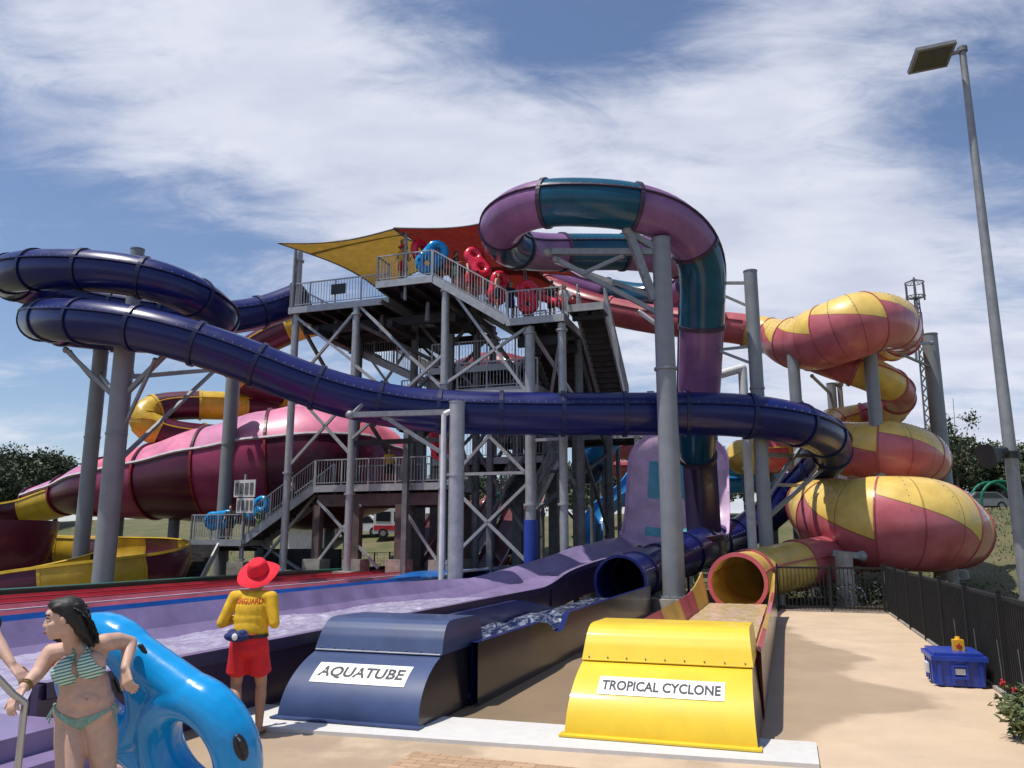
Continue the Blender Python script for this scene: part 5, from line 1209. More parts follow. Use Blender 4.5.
vehicle('parked_car', 'silver car on the hilltop between the bowl and the light pole', 'car', 983, 68, 4.2, 1.5, 1.8, M['galv'])
vehicle('parked_car', 'dark car on the hilltop right of the silver car', 'car', 1016, 69, 4.2, 1.5, 1.8, M['black'])
# green arched playground frame on the hill
q = P(1004,515,66); g = terrain(q.x,66); pa_root = thing('play_arch', 'green arched play frame on the hilltop beside the light pole', 'play frame', (q.x,66,g))
for y in (66, 67.5):
    mb = MB()
    for k in range(12):
        a, b = math.pi*k/12, math.pi*(k+1)/12; mb.tube((q.x+1.7*math.cos(a),y,g+.6+1.6*math.sin(a)),(q.x+1.7*math.cos(b),y,g+.6+1.6*math.sin(b)),.12,n=8)
    for s in (-1,1): mb.tube((q.x+1.7*s,y,g-.2),(q.x+1.7*s,y,g+.6),.12,n=8)
    mb.build('hoop', M['green'], pa_root)
# wire fence on the bank behind the tower
fr = thing('wire_fence', 'thin dark wire fence on the bank behind the tower', 'fence', tp(380,44)); mb = MB(); x0 = P(300,540,44).x; x1 = P(450,540,44).x; n = 10
for k in range(n+1):
    x = x0+(x1-x0)*k/n; z = terrain(x,44); mb.tube((x,44,z),(x,44,z+1.5),.04,n=6)
mb.build('post', M['fence'], fr); mb = MB()
for zz in (.1,.5,1.0,1.45): mb.bar((x0,44,terrain(x0,44)+zz),(x1,44,terrain(x1,44)+zz),.025)
k = 0
while x0+k*.35 < x1: x = x0+k*.35; mb.bar((x,44,terrain(x,44)+.1),(x,44,terrain(x,44)+1.45),.012); k += 1
mb.build('wire', M['fence'], fr)
# hedge of low bushes along the right and back (ground cover) and grass tufts
rnd = random.Random(5); mb = MB()
for k in range(34000):
    if k < 9000: u = 2.9+rnd.random()**1.5*22; v = 12+rnd.random()*30
    elif k < 16000: u = -40+rnd.random()*42; v = 37+rnd.random()*12
    else: u = 2.9+rnd.random()*34; v = 24+rnd.random()*40
    p = K(u, v); z = terrain(p.x, p.y)
    if p.y < 5: continue
    hgt = (.04 if k < 16000 else .05)+(.09 if k < 16000 else .11)*rnd.random()*(1.4 if mnoise.noise(V3((u*.3,v*.3,0))) > .1 else .7); a = rnd.random()*6.28; w = (.02+.015*rnd.random())*(1 if k < 16000 else 2); d = V3((math.cos(a)*w, math.sin(a)*w, 0)); b = V3((p.x,p.y,z)); l = V3((rnd.gauss(0,.03), rnd.gauss(0,.03), hgt))
    mb.add([b-d, b+d, b+l], [(0,1,2)], rnd.choice((0,1,1)))
mb.build('grass_tuft', [mat('grass_green', (.10,.13,.035), .8, var=.3), mat('grass_dry', (.17,.145,.065), .8, var=.3)], kind='stuff', label='short green and dry grass on the banks', cat='grass')
# dark low plants behind the gate
mb = MB()
for k in range(5200):
    u = -1.5+rnd.random()*6.5; v = 28.8+rnd.random()*5; p = K(u,v); z = rnd.random()**1.5*.75; q = V3((p.x,p.y,z)); t = V3((rnd.gauss(0,1), rnd.gauss(0,1), rnd.gauss(0,.7))).normalized(); w = V3((-t.y,t.x,0.2)); s = .05+.06*rnd.random()
    mb.add([q,q+t*s+w*s*.4,q+t*s*2,q+t*s-w*s*.4],[(0,1,2,3)],rnd.choice((0,0,1)))
mb.build('ground_cover', [M['leafA'], M['leafB']], kind='stuff', label='low dark plants in the mulch behind the black gate', cat='plants')
# ------------------------------------------------------------------ inflatable tubes
def ring_prims(mb, c, ax, ay, Rm, r, n=28):
    for k in range(n):
        a = 2*math.pi*k/n; b = 2*math.pi*(k+1)/n
        p = c+ax*(Rm*math.cos(a))+ay*(Rm*math.sin(a)); q = c+ax*(Rm*math.cos(b))+ay*(Rm*math.sin(b)); mb.tube(p, q, r, n=16); mb.ball(p, (r,)*3, 16, 10)
def torus(mb, c, ax, ay, Rm, r, nu=40, nv=16):
    n = ax.cross(ay).normalized()
    def fn(a, b):
        A_ = 2*math.pi*a; B_ = 2*math.pi*b; d = ax*math.cos(A_)+ay*math.sin(A_); return c+d*(Rm+r*math.cos(B_))+n*(r*math.sin(B_))
    mb.grid(fn, nu, nv)
def double_tube(label, c1, c2, nrm, Rm, r, m, voxel=.02, handles=(), group=None, nclosed=True):
    c1 = V3(c1); c2 = V3(c2); ax = (c2-c1).normalized(); nrm = (V3(nrm)-ax*V3(nrm).dot(ax)).normalized(); ay = nrm.cross(ax).normalized()
    root = thing('double_tube', label, 'inflatable tube', (c1+c2)/2, group)
    mb = MB(); ring_prims(mb, c1, ax, ay, Rm, r); ring_prims(mb, c2, ax, ay, Rm, r)
    for sg in (-1, 1): mb.cap(c1+ay*sg*Rm*1.0+ax*.12, c2+ay*sg*Rm*1.0-ax*.12, r*.88, r*.88, 20)
    s = mesh_from(mb, voxel, 8, .6); s.build('vinyl_ring', m, root)
    for (ci, ang, off) in handles:
        c = c1 if ci == 0 else c2; d = ax*math.cos(ang)+ay*math.sin(ang); tn = nrm.cross(d)
        base = c+d*(Rm+r*math.sin(off))+nrm*(r*math.cos(off)); on = (d*math.sin(off)+nrm*math.cos(off)).normalized()
        mb = MB(); mb.ball(base, (.085,.04,.02), 14, 8, (tn, tn.cross(on).normalized(), on)); hp = mb.build('handle_patch', M['black'], root)
        mb = MB(); mb.pipe([base-tn*.06+on*.0, base-tn*.045+on*.045, base+tn*.045+on*.045, base+tn*.06], .013, n=8); mb.build('handle', M['black'], hp)
    return root
c1 = P(113,684,5.62); c2 = P(197,747,5.42)
double_tube('big bright blue double ride tube held behind the woman in the striped bikini', c1, c2, V3((-.30,-.85,-.38)), .345, .150, M['tubeblue'], .012,
    handles=[(0,R(60),R(75)),(0,R(45),R(-60)),(1,R(40),R(62)),(1,R(-80),R(-10)),(0,R(150),R(40))])
# ------------------------------------------------------------------ people
def finger_set(mb, wrist, hd, pn, side, curl, L_=.185, r=.0088, spread=.09):
    """palm and five fingers; hd hand direction, pn palm normal, side: thumb direction"""
    hd = V3(hd).normalized(); pn = V3(pn); pn = (pn-hd*pn.dot(hd)).normalized(); sd = hd.cross(pn).normalized()*side
    pl = L_*.50
    for k, o in enumerate((-.030,-.010,.010,.029)):
        kn = wrist+hd*pl+sd*o; mb.cap(wrist+hd*.012+sd*o*.55, kn, .013, .0115, 8)
        ln = L_*.5*(.80,.95,1.0,.92)[k]; d = (hd+sd*o*3*spread/.09*.4).normalized(); p = kn
        for j, f in enumerate((.45,.32,.23)):
            ang = curl*(.7+.35*j); ax_ = d.cross(pn).normalized(); d = Quaternion(ax_, ang) @ d; q = p+d*ln*f; mb.cap(p, q, r*(1-.08*j), r*(.94-.08*j), 8); p = q
    # thumb from the side of the palm
    p = wrist+hd*L_*.12+sd*.026; d = (hd*.72+sd*.62+pn*.25).normalized()
    for j, f in enumerate((.22,.17,.13)):
        q = p+d*L_*f; mb.cap(p, q, .0125-.0015*j, .0115-.0015*j, 8); p = q; d = (d+hd*.35-sd*.15+pn*.18*abs(curl)).normalized()
def head_prims(mb, c, f, h, s=1.0):
    """c centre of skull; f facing; h up of the head"""
    f = V3(f).normalized(); h = (V3(h)-f*V3(h).dot(f)).normalized(); x = f.cross(h).normalized(); B = lambda a, b, cc: c+x*(a*s)+f*(b*s)+h*(cc*s)
    E = lambda p, r: mb.ball(p, (r[0]*s, r[1]*s, r[2]*s), 16, 12, (x, f, h))
    E(B(0,-.012,.025),(.076,.092,.086)); E(B(0,.022,-.035),(.062,.066,.078)); E(B(0,.040,-.078),(.036,.040,.034)); E(B(0,.055,-.098),(.019,.020,.017))
    E(B(0,.068,.035),(.050,.022,.026)); E(B(.030,.066,.014),(.018,.014,.007)); E(B(-.030,.066,.014),(.018,.014,.007))
    E(B(.040,.052,-.030),(.022,.024,.022)); E(B(-.040,.052,-.030),(.022,.024,.022))
    mb.cap(B(0,.080,.010), B(0,.097,-.030), .0075*s, .0105*s, 10); E(B(.010,.088,-.034),(.0075,.009,.0065)); E(B(-.010,.088,-.034),(.0075,.009,.0065))
    E(B(0,.083,-.062),(.023,.013,.006)); E(B(0,.081,-.073),(.020,.013,.0075))
    for sg in (-1,1): E(B(sg*.076,-.008,-.008),(.010,.018,.031))
    return B, x, f, h
def limb(mb, pts, rs, n=14):
    for i in range(len(pts)-1): mb.cap(pts[i], pts[i+1], rs[i], rs[i+1], n)
# --- woman in the striped bikini
def woman():
    Y0 = 5.0
    J = lambda px, py, Y=Y0: P(px, py, Y)
    root = thing('person', 'dark-haired woman in a striped halter bikini between the handrail and a blue tube', 'person', (P(86,720,5.1).x, 5.1, .25))
    mb = MB(); cam_r = V3((1,0,0)); fr = V3((0,-1,-.1)).normalized(); up = V3((0,0,1))
    hc = J(63,618.5,4.90); f = V3((-.90,-.42,-.10)); hh = V3((-.10,.02,1))
    B, hx_, hf, hu = head_prims(mb, hc, f, hh, 1.0)
    neck = J(76,650,5.02); limb(mb, [B(0,-.02,-.05), J(72,640,4.98), neck], [.052,.050,.058])
    shR, shL = J(52,653,5.0), J(104,643,5.03)
    ches = J(80,668,5.04); 
    mb.ball(ches, (.150,.095,.13), 20, 14); mb.ball(J(80,656,5.04), (.165,.075,.07), 18, 12); mb.ball(J(84,684,5.06), (.148,.10,.11), 20, 14); mb.ball(J(85,692,5.06), (.150,.108,.13), 20, 14); mb.ball(J(86,700,5.07), (.165,.112,.10), 20, 14); mb.ball(J(86,711,5.08), (.190,.122,.10), 20, 14)
    mb.ball(J(85,700,4.99),(.085,.05,.06),16,12)
    limb(mb, [neck, shR], [.055,.056]); limb(mb, [neck, shL], [.055,.056])
    # breasts
    for (q, r) in ((J(66,671,4.955),(.075,.072,.076)), (J(92,664.5,4.965),(.075,.072,.076))): mb.ball(q, r, 18, 14)
    # arms
    elR = J(38,673,4.92); wrR = J(23,688,4.80)
    limb(mb, [shR, J(45,662,4.97), elR], [.056,.050,.041]); limb(mb, [elR, elR.lerp(wrR,.35), wrR], [.041,.040,.027])
    finger_set(mb, wrR, (J(14,701,4.72)-wrR), V3((.3,.3,-1)), -1, .55)
    elL = J(130,643,5.22); wrL = J(125.5,668,5.06)
    limb(mb, [shL, J(117,641,5.14), elL], [.056,.052,.043]); limb(mb, [elL, elL.lerp(wrL,.4), wrL], [.043,.041,.028])
    finger_set(mb, wrL, (J(127.5,684,5.02)-wrL), V3((.3,.9,-.1)), -1, .9)
    # legs
    hR, hL = J(73,716,5.10), J(99,716,5.10); zf = .25
    kR = V3((J(73,740).x+.01, 4.98, .72)); kL = V3((J(97,740).x, 5.14, .72)); aR = V3((kR.x-.01, 5.12, .33)); aL = V3((kL.x, 5.26, .33))
    for (h_, k_, a_) in ((hR,kR,aR),(hL,kL,aL)):
        limb(mb, [h_, h_.lerp(k_,.4), k_], [.100,.092,.062], 18); limb(mb, [k_, k_.lerp(a_,.32), a_], [.058,.056,.036])
        mb.cap(a_-V3((0,-.01,.03)), a_+V3((-.01,-.15,-.06)), .036, .026); mb.cap(a_-V3((0,-.04,.04)), a_+V3((.01,-.10,-.06)), .034, .03)
        for j in range(5): o = (j-2)*.016; mb.cap(a_+V3((o-.01,-.14,-.064)), a_+V3((o*1.2-.01,-.195+.008*abs(j-1),-.07)), .011, .009, 8)
    for sg, q in ((-1, J(76,714,5.18)), (1, J(96,714,5.18))): mb.ball(q, (.098,.10,.10), 16, 12)
    s = mesh_from(mb, .0062, 5, .5)
    body = s.build('body', M['skin'], root)
    # bikini: cups, band, briefs cut from the body surface
    cups = []
    cR, cL = J(65,671,4.955), J(92,664.5,4.965)
    def cup(c, apex):
        def pr(v):
            if v.y > c.y+.035: return False
            d = v-c; 
            if d.z < -.078 or d.z > .115: return False
            w = .074*(1-max(0, d.z+.02)/.135*.93) if d.z > -.02 else .074*math.sqrt(max(0,1-((d.z+.02)/.075)**2*.6))
            cx = (apex-c.x)*max(0, d.z)/.12*.9
            return abs(d.x-cx) < w
        return pr
    m1 = subset(s, cup(cR, cR.x+.045), .007); m1.build('bikini_cup', M['stripe'], root); m2 = subset(s, cup(cL, cL.x-.05), .007); m2.build('bikini_cup', M['stripe'], root)
    def brief(v):
        z = v.z; zt = J(85,709,5.08).z; 
        if v.z > zt+.03 or abs(v.x-J(85,715).x) > .24: return False
        xx = abs(v.x-J(85,715,5.05).x)/.20; crotch = J(85,726,5.08).z
        top = zt-.028+.065*xx**1.3; bot = crotch-.02+(top-crotch-.012+.02)*min(1, xx**.55*1.06)
        return bot < z < top
    mb3 = subset(s, brief, .006); mb3.build('bikini_bottom', M['bik'], root)
    def onbody(p):
        # nearest body vertex, pushed outwards
        i = min(range(len(s.v)), key=lambda k: (s.v[k]-p).length_squared); return s.v[i]+s.nrm[i]*.006
    st = MB()
    for path in ([(cR+V3((.045,-.04,.10))), J(74,655,4.95), J(73,647,4.96)], [(cL+V3((-.05,-.04,.11))), J(85,650,4.96), J(82,640,5.0)], [cR+V3((.06,-.02,-.065)), J(80,674,4.95), cL+V3((-.07,-.02,-.03))], [cL+V3((.075,.02,-.045)), J(106,672,5.05), J(108,672,5.12)], [cR+V3((-.075,.02,-.05)), J(56,679,5.06), J(55,678,5.12)]):
        pts = [onbody(path[0].lerp(path[1], t/6)) for t in range(6)]+[onbody(path[1].lerp(path[2], t/6)) for t in range(7)]; st.pipe(pts, .0045, n=6)
    st.build('strap', M['bik'], root)
    st = MB(); zt = J(85,709,5.08).z
    for sg, px in ((-1,56.5),(1,114)):
        q = onbody(J(px, 706.5, 5.05)); st.pipe([q, q+V3((sg*.012,-.01,-.05)), q+V3((sg*.02,-.012,-.10))], .005, n=6); st.pipe([q, q+V3((sg*.02,-.01,-.045)), q+V3((sg*.035,-.012,-.08))], .005, n=6); st.ball(q, (.012,)*3, 8, 6)
    st.build('tie', M['bik'], root)
    e = MB(); q = onbody(J(84.5,699.5,4.9)); e.ball(q-V3((0,-.004,0)), (.008,.003,.005), 10, 6); e.build('navel', M['skin2'], root)
    # face features
    for sg in (-1, 1):
        e = MB(); c = B(sg*.030,.070,.004); e.ball(c, (.013,.010,.008), 12, 8, (hx_, hf, hu)); ey = e.build('eye', M['eye'], root)
        e = MB(); e.ball(B(sg*.031,.0785,.004), (.0055,.003,.0055), 8, 6, (hx_, hf, hu)); e.build('iris', M['black'], ey)
        e = MB(); e.pipe([B(sg*.013,.088,.026), B(sg*.030,.085,.033), B(sg*.050,.066,.027)], .0042, n=6); e.build('eyebrow', M['hair'], root)
        e = MB(); e.pipe([B(sg*.016,.077,.009), B(sg*.030,.083,.0145), B(sg*.045,.068,.008)], .0025, n=6); e.build('eyelash', M['hair'], root)
    e = MB(); e.ball(B(0,.093,-.062),(.021,.008,.0052),12,8,(hx_,hf,hu)); e.ball(B(0,.091,-.073),(.018,.009,.006),12,8,(hx_,hf,hu)); e.build('mouth', M['lip'], root)
    # hair: swept back, thick and wavy down behind the neck
    hb = MB(); E = lambda p, r: hb.ball(p, r, 16, 12, (hx_, hf, hu))
    E(B(0,-.028,.048),(.088,.094,.080)); E(B(0,.012,.085),(.064,.068,.038)); E(B(0,-.075,.0),(.082,.062,.080)); E(B(0,-.10,-.05),(.070,.052,.07)); E(B(.02,-.125,-.10),(.060,.045,.06)); E(B(.03,-.14,-.14),(.045,.035,.045))
    for sg in (-1,1): E(B(sg*.062,-.035,.02),(.028,.050,.055)); E(B(sg*.060,.018,.062),(.020,.042,.026))
    rnd = random.Random(4)
    for k in range(30):
        a = rnd.uniform(-1,1); z0 = rnd.uniform(-.02,.07); p = B(a*.07,-.06-.03*rnd.random(),z0); q = B(a*.075+.02,-.12,z0-.09); r_ = B(a*.06+.03,-.135-.03*rnd.random(),z0-.15-.03*rnd.random())
        hb.cap(p, q, .018, .015, 8); hb.cap(q, r_, .015, .008, 8)
    hs = mesh_from(hb, .006, 2, .4); hobj = hs.build('hair', M['hair'], root)
    sb = MB()
    for k in range(420):
        a = rnd.uniform(-1,1); t0 = rnd.uniform(.2,1); x0 = a*.075
        pts = [B(x0*.6, .055*t0, .100-.02*abs(a)), B(x0*1.05, -.05, .105-.05*abs(a)), B(x0*1.12+rnd.uniform(-.01,.01), -.115, .02-.02*abs(a)), B(x0+.015+rnd.uniform(-.02,.02), -.140-rnd.random()*.02, -.06), B(x0*.8+.03+rnd.uniform(-.03,.03), -.155-rnd.random()*.03, -.12-rnd.random()*.05)]
        ph = rnd.random()*6; pp = [q+hx_*(.006*math.sin(ph+i*1.3))+hf*(.005*math.cos(ph+i*1.1)) for i, q in enumerate(catmull(pts, 5))]
        for i in range(len(pp)-1): sb.tube(pp[i], pp[i+1], .0022, n=3, caps=False)
    for k in range(150):
        a = rnd.uniform(-1,1); p = B(a*.075+.01, -.09-.03*rnd.random(), rnd.uniform(-.02,.07)); ph = rnd.random()*6; L_ = .10+.09*rnd.random(); pts = []
        for i in range(9): t = i/8; pts.append(p+hf*(-.03*t+.010*math.cos(ph+t*9))+hx_*((a*.02+.02)*t+.012*math.sin(ph+t*9))-hu*(L_*t))
        for i in range(8): sb.tube(pts[i], pts[i+1], .0045-.0025*i/8, n=4, caps=False)
    sb.build('hair_strand', M['hair'], hobj)
    # bracelets
    e = MB(); d = (wrR-elR).normalized()
    for o in (.0,.016): torus(e, wrR-d*(.02+o), d.cross(up).normalized(), d.cross(d.cross(up)).normalized(), .031, .006, 20, 8)
    e.build('bracelet', mat('brass_bead', (.25,.16,.05), .35, .6), root)
    return root
woman()
# --- general clothed figure; J: joints in metres, local, facing -Y
def figure(label, J, loc, rz=0, voxel=.011, skin='skin', hair='brown', shirt=None, shorts=None, long_sleeve=False, hat=None, detail=True, group=None, hairlen=.1, build_root=True, s=1.0, name='person'):
    root = thing(name, label, 'person', (0,0,0), group)
    v = lambda k: V3(J[k])
    mb = MB(); hf = V3(J.get('face', (0,-1,0))); hu = V3(J.get('headup', (0,0,1)))
    B, hx, f_, h_ = head_prims(mb, v('head'), hf, hu)
    ch, wa, pe, nk = v('chest'), v('waist'), v('pelvis'), v('neck')
    bk = V3(J.get('side', (1,0,0))).normalized(); upd = (ch-pe).normalized(); fw = bk.cross(upd).normalized()
    limb(mb, [B(0,-.02,-.06), nk], [.052,.06])
    axb = (bk, fw, upd)
    mb.ball(ch, (.165,.108,.17), 18, 14, axb); mb.ball(wa, (.145,.10,.14), 18, 14, axb); mb.ball(pe, (.165,.115,.12), 18, 14, axb); mb.ball(nk-upd*.05, (.13,.07,.06), 16, 12, axb)
    for s_ in 'LR':
        sh, el, wr = v('sh'+s_), v('el'+s_), v('wr'+s_)
        limb(mb, [nk-upd*.04, sh], [.06,.062]); limb(mb, [sh, sh.lerp(el,.5), el], [.060,.052,.042]); limb(mb, [el, el.lerp(wr,.35), wr], [.042,.040,.028])
        hd = (wr-el).normalized(); hd = V3(J.get('hd'+s_, hd))
        if detail: finger_set(mb, wr, hd, V3(J.get('pn'+s_, (0,0,-1) if abs(hd.z) < .7 else (0,1,0))), 1 if s_ == 'L' else -1, .35)
        else: mb.cap(wr, wr+hd*.13, .035, .026, 8)
        hp, kn, an_ = v('hip'+s_), v('kn'+s_), v('an'+s_)
        limb(mb, [hp, hp.lerp(kn,.4), kn], [.088,.082,.058], 16); limb(mb, [kn, kn.lerp(an_,.3), an_], [.055,.058,.038])
        fd = V3(J.get('ft'+s_, (0,-1,0))).normalized(); mb.cap(an_-fd*.03-V3((0,0,.03)), an_+fd*.13-V3((0,0,.05)), .036, .028); mb.cap(an_+fd*.12-V3((0,0,.052)), an_+fd*.18-V3((0,0,.056)), .03, .022)
    st = mesh_from(mb, voxel, 4, .5); st.build('body', M[skin], root)
    if shirt:
        m2 = MB(); g = .020
        m2.ball(ch, (.165+g,.108+g+.01,.17+g), 18, 14, axb); m2.ball(wa, (.160+g,.115+g,.16+g), 18, 14, axb); m2.ball(nk-upd*.06, (.13+g,.075+g,.06+g), 16, 12, axb)
        if J.get('hem'): m2.cap(wa, wa-upd*.10, .12, .12)
        m2.ball(wa-upd*.10, (.165+g,.12+g,.10), 18, 12, axb); m2.ball(ch-upd*.09, (.172+g,.115+g,.16), 18, 12, axb)
        for s_ in 'LR':
            sh, el, wr = v('sh'+s_), v('el'+s_), v('wr'+s_); limb(m2, [nk-upd*.045, sh], [.068,.070]); limb(m2, [sh, el if long_sleeve else sh.lerp(el,.62)], [.071,.070 if not long_sleeve else .054])
            if long_sleeve: limb(m2, [el, wr-(wr-el).normalized()*.04], [.055,.040])
        for k in range(26):
            rr = random.Random(k); a = rr.random()*6.28; z = rr.uniform(-.24,-.06); p = ch+bk*(.17*math.cos(a))+fw*(.115*math.sin(a))+upd*z; m2.cap(p, p+bk*rr.uniform(-.06,.06)-upd*rr.uniform(.03,.14), .011, .007, 6)
        sm = mesh_from(m2, max(voxel,.010), 3, .5); sh_o = sm.build('shirt', M[shirt], root); root_shirt = (sm, sh_o)
    else: root_shirt = None
    if shorts:
        m2 = MB(); m2.ball(pe+upd*.02, (.192,.150,.13), 18, 14, axb); m2.ball(pe-upd*.07, (.18,.142,.10), 18, 14, axb)
        for s_ in 'LR':
            hp, kn = v('hip'+s_), v('kn'+s_); e = hp.lerp(kn,.60); limb(m2, [hp, e], [.112,.104], 18)
            d = (kn-hp).normalized(); m2.tube(hp.lerp(kn,.3), e+d*.05, .108, .116, 18)
        sm2 = mesh_from(m2, max(voxel,.010), 2, .5); sm2.build('shorts', M[shorts], root)
    # hair / hat
    hb = MB(); E = lambda p, r: hb.ball(p, r, 14, 10, (hx, f_, h_))
    E(B(0,-.026,.045),(.085,.095,.075)) if not hat else E(B(0,-.03,.02),(.080,.088,.05)); E(B(0,-.06,-.01),(.078,.055,.07)) if not hat else E(B(0,-.05,-.03),(.070,.05,.06))
    if hairlen > .15: E(B(0,-.08,-.08),(.07,.045,.08)); E(B(0,-.08,-.16),(.06,.04,.07))
    hs = mesh_from(hb, max(voxel,.010), 2, .5); hs.build('hair', M[hair], root)
    if detail:
        for sg in (-1,1): e = MB(); e.ball(B(sg*.030,.070,.004), (.013,.010,.008), 10, 8, (hx, f_, h_)); e.build('eye', M['eye'], root)
    if hat:
        hm = MB(); c0 = B(0,-.04,.075) if detail else B(0,-.01,.055); hu0 = h_; h_ = V3(J.get('hatup', h_)).normalized(); f_ = (f_-h_*f_.dot(h_)).normalized(); hx = f_.cross(h_).normalized()
        def brim(a, b):
            A_ = 2*math.pi*a; 
            if b < .45: t = b/.45*R(90); r = .110*math.sin(t)**.7; z = .150*math.cos(t)-.028*math.exp(-(b/.12)**2)+.005
            else: t = (b-.45)/.55; r = .110+.105*t; z = .0-.03*t*t+.012*math.sin(3*A_)*t+.015*math.cos(2*A_)*t
            return c0+hx*(r*math.cos(A_))+f_*(r*1.1*math.sin(A_))+h_*z
        hm.grid(brim, 48, 22); ho = hm.build('hat', M[hat], root)
        hm = MB(); 
        for k in range(36):
            a, b = 2*math.pi*k/36, 2*math.pi*(k+1)/36; hm.tube(c0+hx*(.108*math.cos(a))+f_*(.118*math.sin(a))+h_*.012, c0+hx*(.108*math.cos(b))+f_*(.118*math.sin(b))+h_*.012, .007, n=6, caps=False)
        hm.build('hat_band', M[hat], ho)
    root.location = loc; root.rotation_euler = (0,0,rz); root.scale = (s,s,s)
    return root, root_shirt
# lifeguard seen from behind, stepping forward, forearms held in front
JL = dict(head=(-.02,-.07,1.565), neck=(0,-.01,1.44), chest=(0,0,1.25), waist=(0,.02,1.06), pelvis=(0,.03,.93), shL=(.20,.0,1.38), shR=(-.20,.0,1.38), elL=(.30,.06,1.12), elR=(-.27,.05,1.12), wrL=(.20,-.16,1.16), wrR=(-.12,-.20,1.14),
    hipL=(.095,.03,.90), hipR=(-.095,.03,.90), knL=(.13,.0,.50), knR=(-.11,-.08,.50), anL=(.00,.24,.16), anR=(-.12,-.06,.075), face=(-.15,-1,-.45), headup=(.05,-.45,1), hatup=(-.05,.75,1), ftL=(0,-.75,-.65), hdL=(-.7,-.7,.1), hdR=(.6,-.75,.1))
lgp = P(247, 700, 9.35)
lg, (shm, sho) = figure('lifeguard seen from behind beside the violet flume in red hat, yellow shirt and shorts', JL, (lgp.x, 9.35, 0.012), math.pi*.97, .0085, 'skin2', 'brown', 'yelc', 'redp', True, 'hat', s=1.06)
# LIFEGUARD lettering wraps over the upper back of the shirt
vs, fs = text_mesh('LIFEGUARD', 1.0, .02); xs = [v.x for v in vs]; ys = [v.y for v in vs]; wx = max(xs)-min(xs); wyy = max(ys)-min(ys); mx_ = (max(xs)+min(xs))/2; my_ = (max(ys)+min(ys))/2
from mathutils.bvhtree import BVHTree
bvh = BVHTree.FromPolygons([v[:] for v in shm.v], shm.f)
mb = MB(); tv = []
def back_y(x, z):
    h = bvh.ray_cast(V3((x, 1.0, z)), V3((0,-1,0))); return h[0].y if h[0] else 0
y0 = back_y(0, 1.345); ye = (back_y(.14, 1.345)+back_y(-.14, 1.345))/2; kk = (y0-ye)/.0196
for v in vs:
    x = -(v.x-mx_)/wx*.29; z = 1.348+(v.y-my_)/wyy*.058; tv.append(V3((x, max(back_y(x, z)+.004, y0-kk*x*x+.012), z)))
mb.add(tv, fs); lo = mb.build('lettering', M['shirtline'], None)
lo.parent = sho; lo.location = (0,0,0); lo.data.transform(Matrix.Translation(org[lo]))
# waist pack and belt
mb = MB()
for k in range(40):
    a, b = 2*math.pi*k/40, 2*math.pi*(k+1)/40; mb.bar((.183*math.cos(a), .03+.146*math.sin(a), .995), (.183*math.cos(b), .03+.146*math.sin(b), .995), .012, .035)
mb.build('belt', M['black'], lg).location = (0,0,0)
mb = MB(); mb.ball((.07,.19,1.0),(.14,.055,.055),18,12); mb.ball((.13,.17,1.03),(.05,.05,.045)); mb.ball((.01,.19,1.03),(.05,.045,.04)); mb.build('waist_pack', M['bluec'], lg)
mb = MB(); mb.ball((.07,.243,1.0),(.032,.012,.035),12,8); mb.build('pack_badge', M['white'], lg)
# person beyond the left edge, arm reaching for the rail
JA = dict(head=(0,-.02,1.55), neck=(0,0,1.39), chest=(0,0,1.22), waist=(0,.01,1.04), pelvis=(0,.02,.92), shL=(.17,0,1.33), shR=(-.17,0,1.33), elL=(.34,-.10,1.14), elR=(-.24,.04,1.06), wrL=(.52,-.18,.98), wrR=(-.25,-.08,.84),
    hipL=(.09,.02,.88), hipR=(-.09,.02,.88), knL=(.1,-.03,.48), knR=(-.1,0,.48), anL=(.1,.02,.075), anR=(-.1,.03,.075), face=(.5,-.8,0), hdL=(.75,-.2,-.55), pnL=(-.2,.3,-1))
q = P(14, 663, 5.35)
figure('person mostly outside the left edge, a bare forearm reaching in over the handrail', JA, (q.x-.535, 5.35+.18, q.z-.985), 0, .009, 'skin', 'brown', 'blk_cl', 'blk_cl', False)
# small figures on the decks and stairs
def stance(k):
    r = random.Random(k); a = lambda s: r.uniform(-s, s)
    return dict(head=(a(.03),-.02,1.58), neck=(0,0,1.42), chest=(0,0,1.24), waist=(0,.01,1.05), pelvis=(0,.02,.93), shL=(.18,0,1.36), shR=(-.18,0,1.36), elL=(.26+a(.04),a(.1),1.10), elR=(-.26+a(.04),a(.1),1.10), wrL=(.27+a(.06),-.12-.1*r.random(),.98+.2*r.random()), wrR=(-.27+a(.06),-.12-.1*r.random(),.95+.2*r.random()),
      hipL=(.09,.02,.88), hipR=(-.09,.02,.88), knL=(.11,-.04,.48), knR=(-.11,a(.08),.48), anL=(.12,.02,.075), anR=(-.12,a(.06),.075), face=(a(1),-1,0))
def small(label, k, u, v, z, rz, skin='skin2', hair='brown', shirt='blk_cl', shorts='blk_cl', hat=None, group=None, s=1.0):
    return figure(label, stance(k), K(u,v,z+.005), rz, .028, skin, hair, shirt, shorts, hat is not None, hat, False, group, s=s)[0]
gq = 'riders queuing on the tower'
small('lifeguard in a red hat, yellow shirt and red shorts standing alone on the top deck', 1, -14.55, 28.9, 12.6, .5, shirt='yelc', shorts='redp', hat='hat')
small('rider in a pale shirt behind the blue tube at the corner of the top deck', 2, -13.05, 29.3, 12.6, .2, shirt='wht_cl', shorts='bluec', group=gq)
small('rider in black at the top of the open stairs right of the blue tube', 3, -12.3, 29.2, 12.2, 2.0, shirt='blk_cl', shorts='grn_cl', group=gq)
small('rider in a red top and black shorts third in the stair queue', 21, -11.9, 29.9, 11.95, 1.0, shirt='redp', shorts='blk_cl', group=gq)
small('rider in navy standing at the back of the top deck', 22, -13.6, 30.2, 12.6, .8, shirt='bluec', shorts='blk_cl', group=gq)
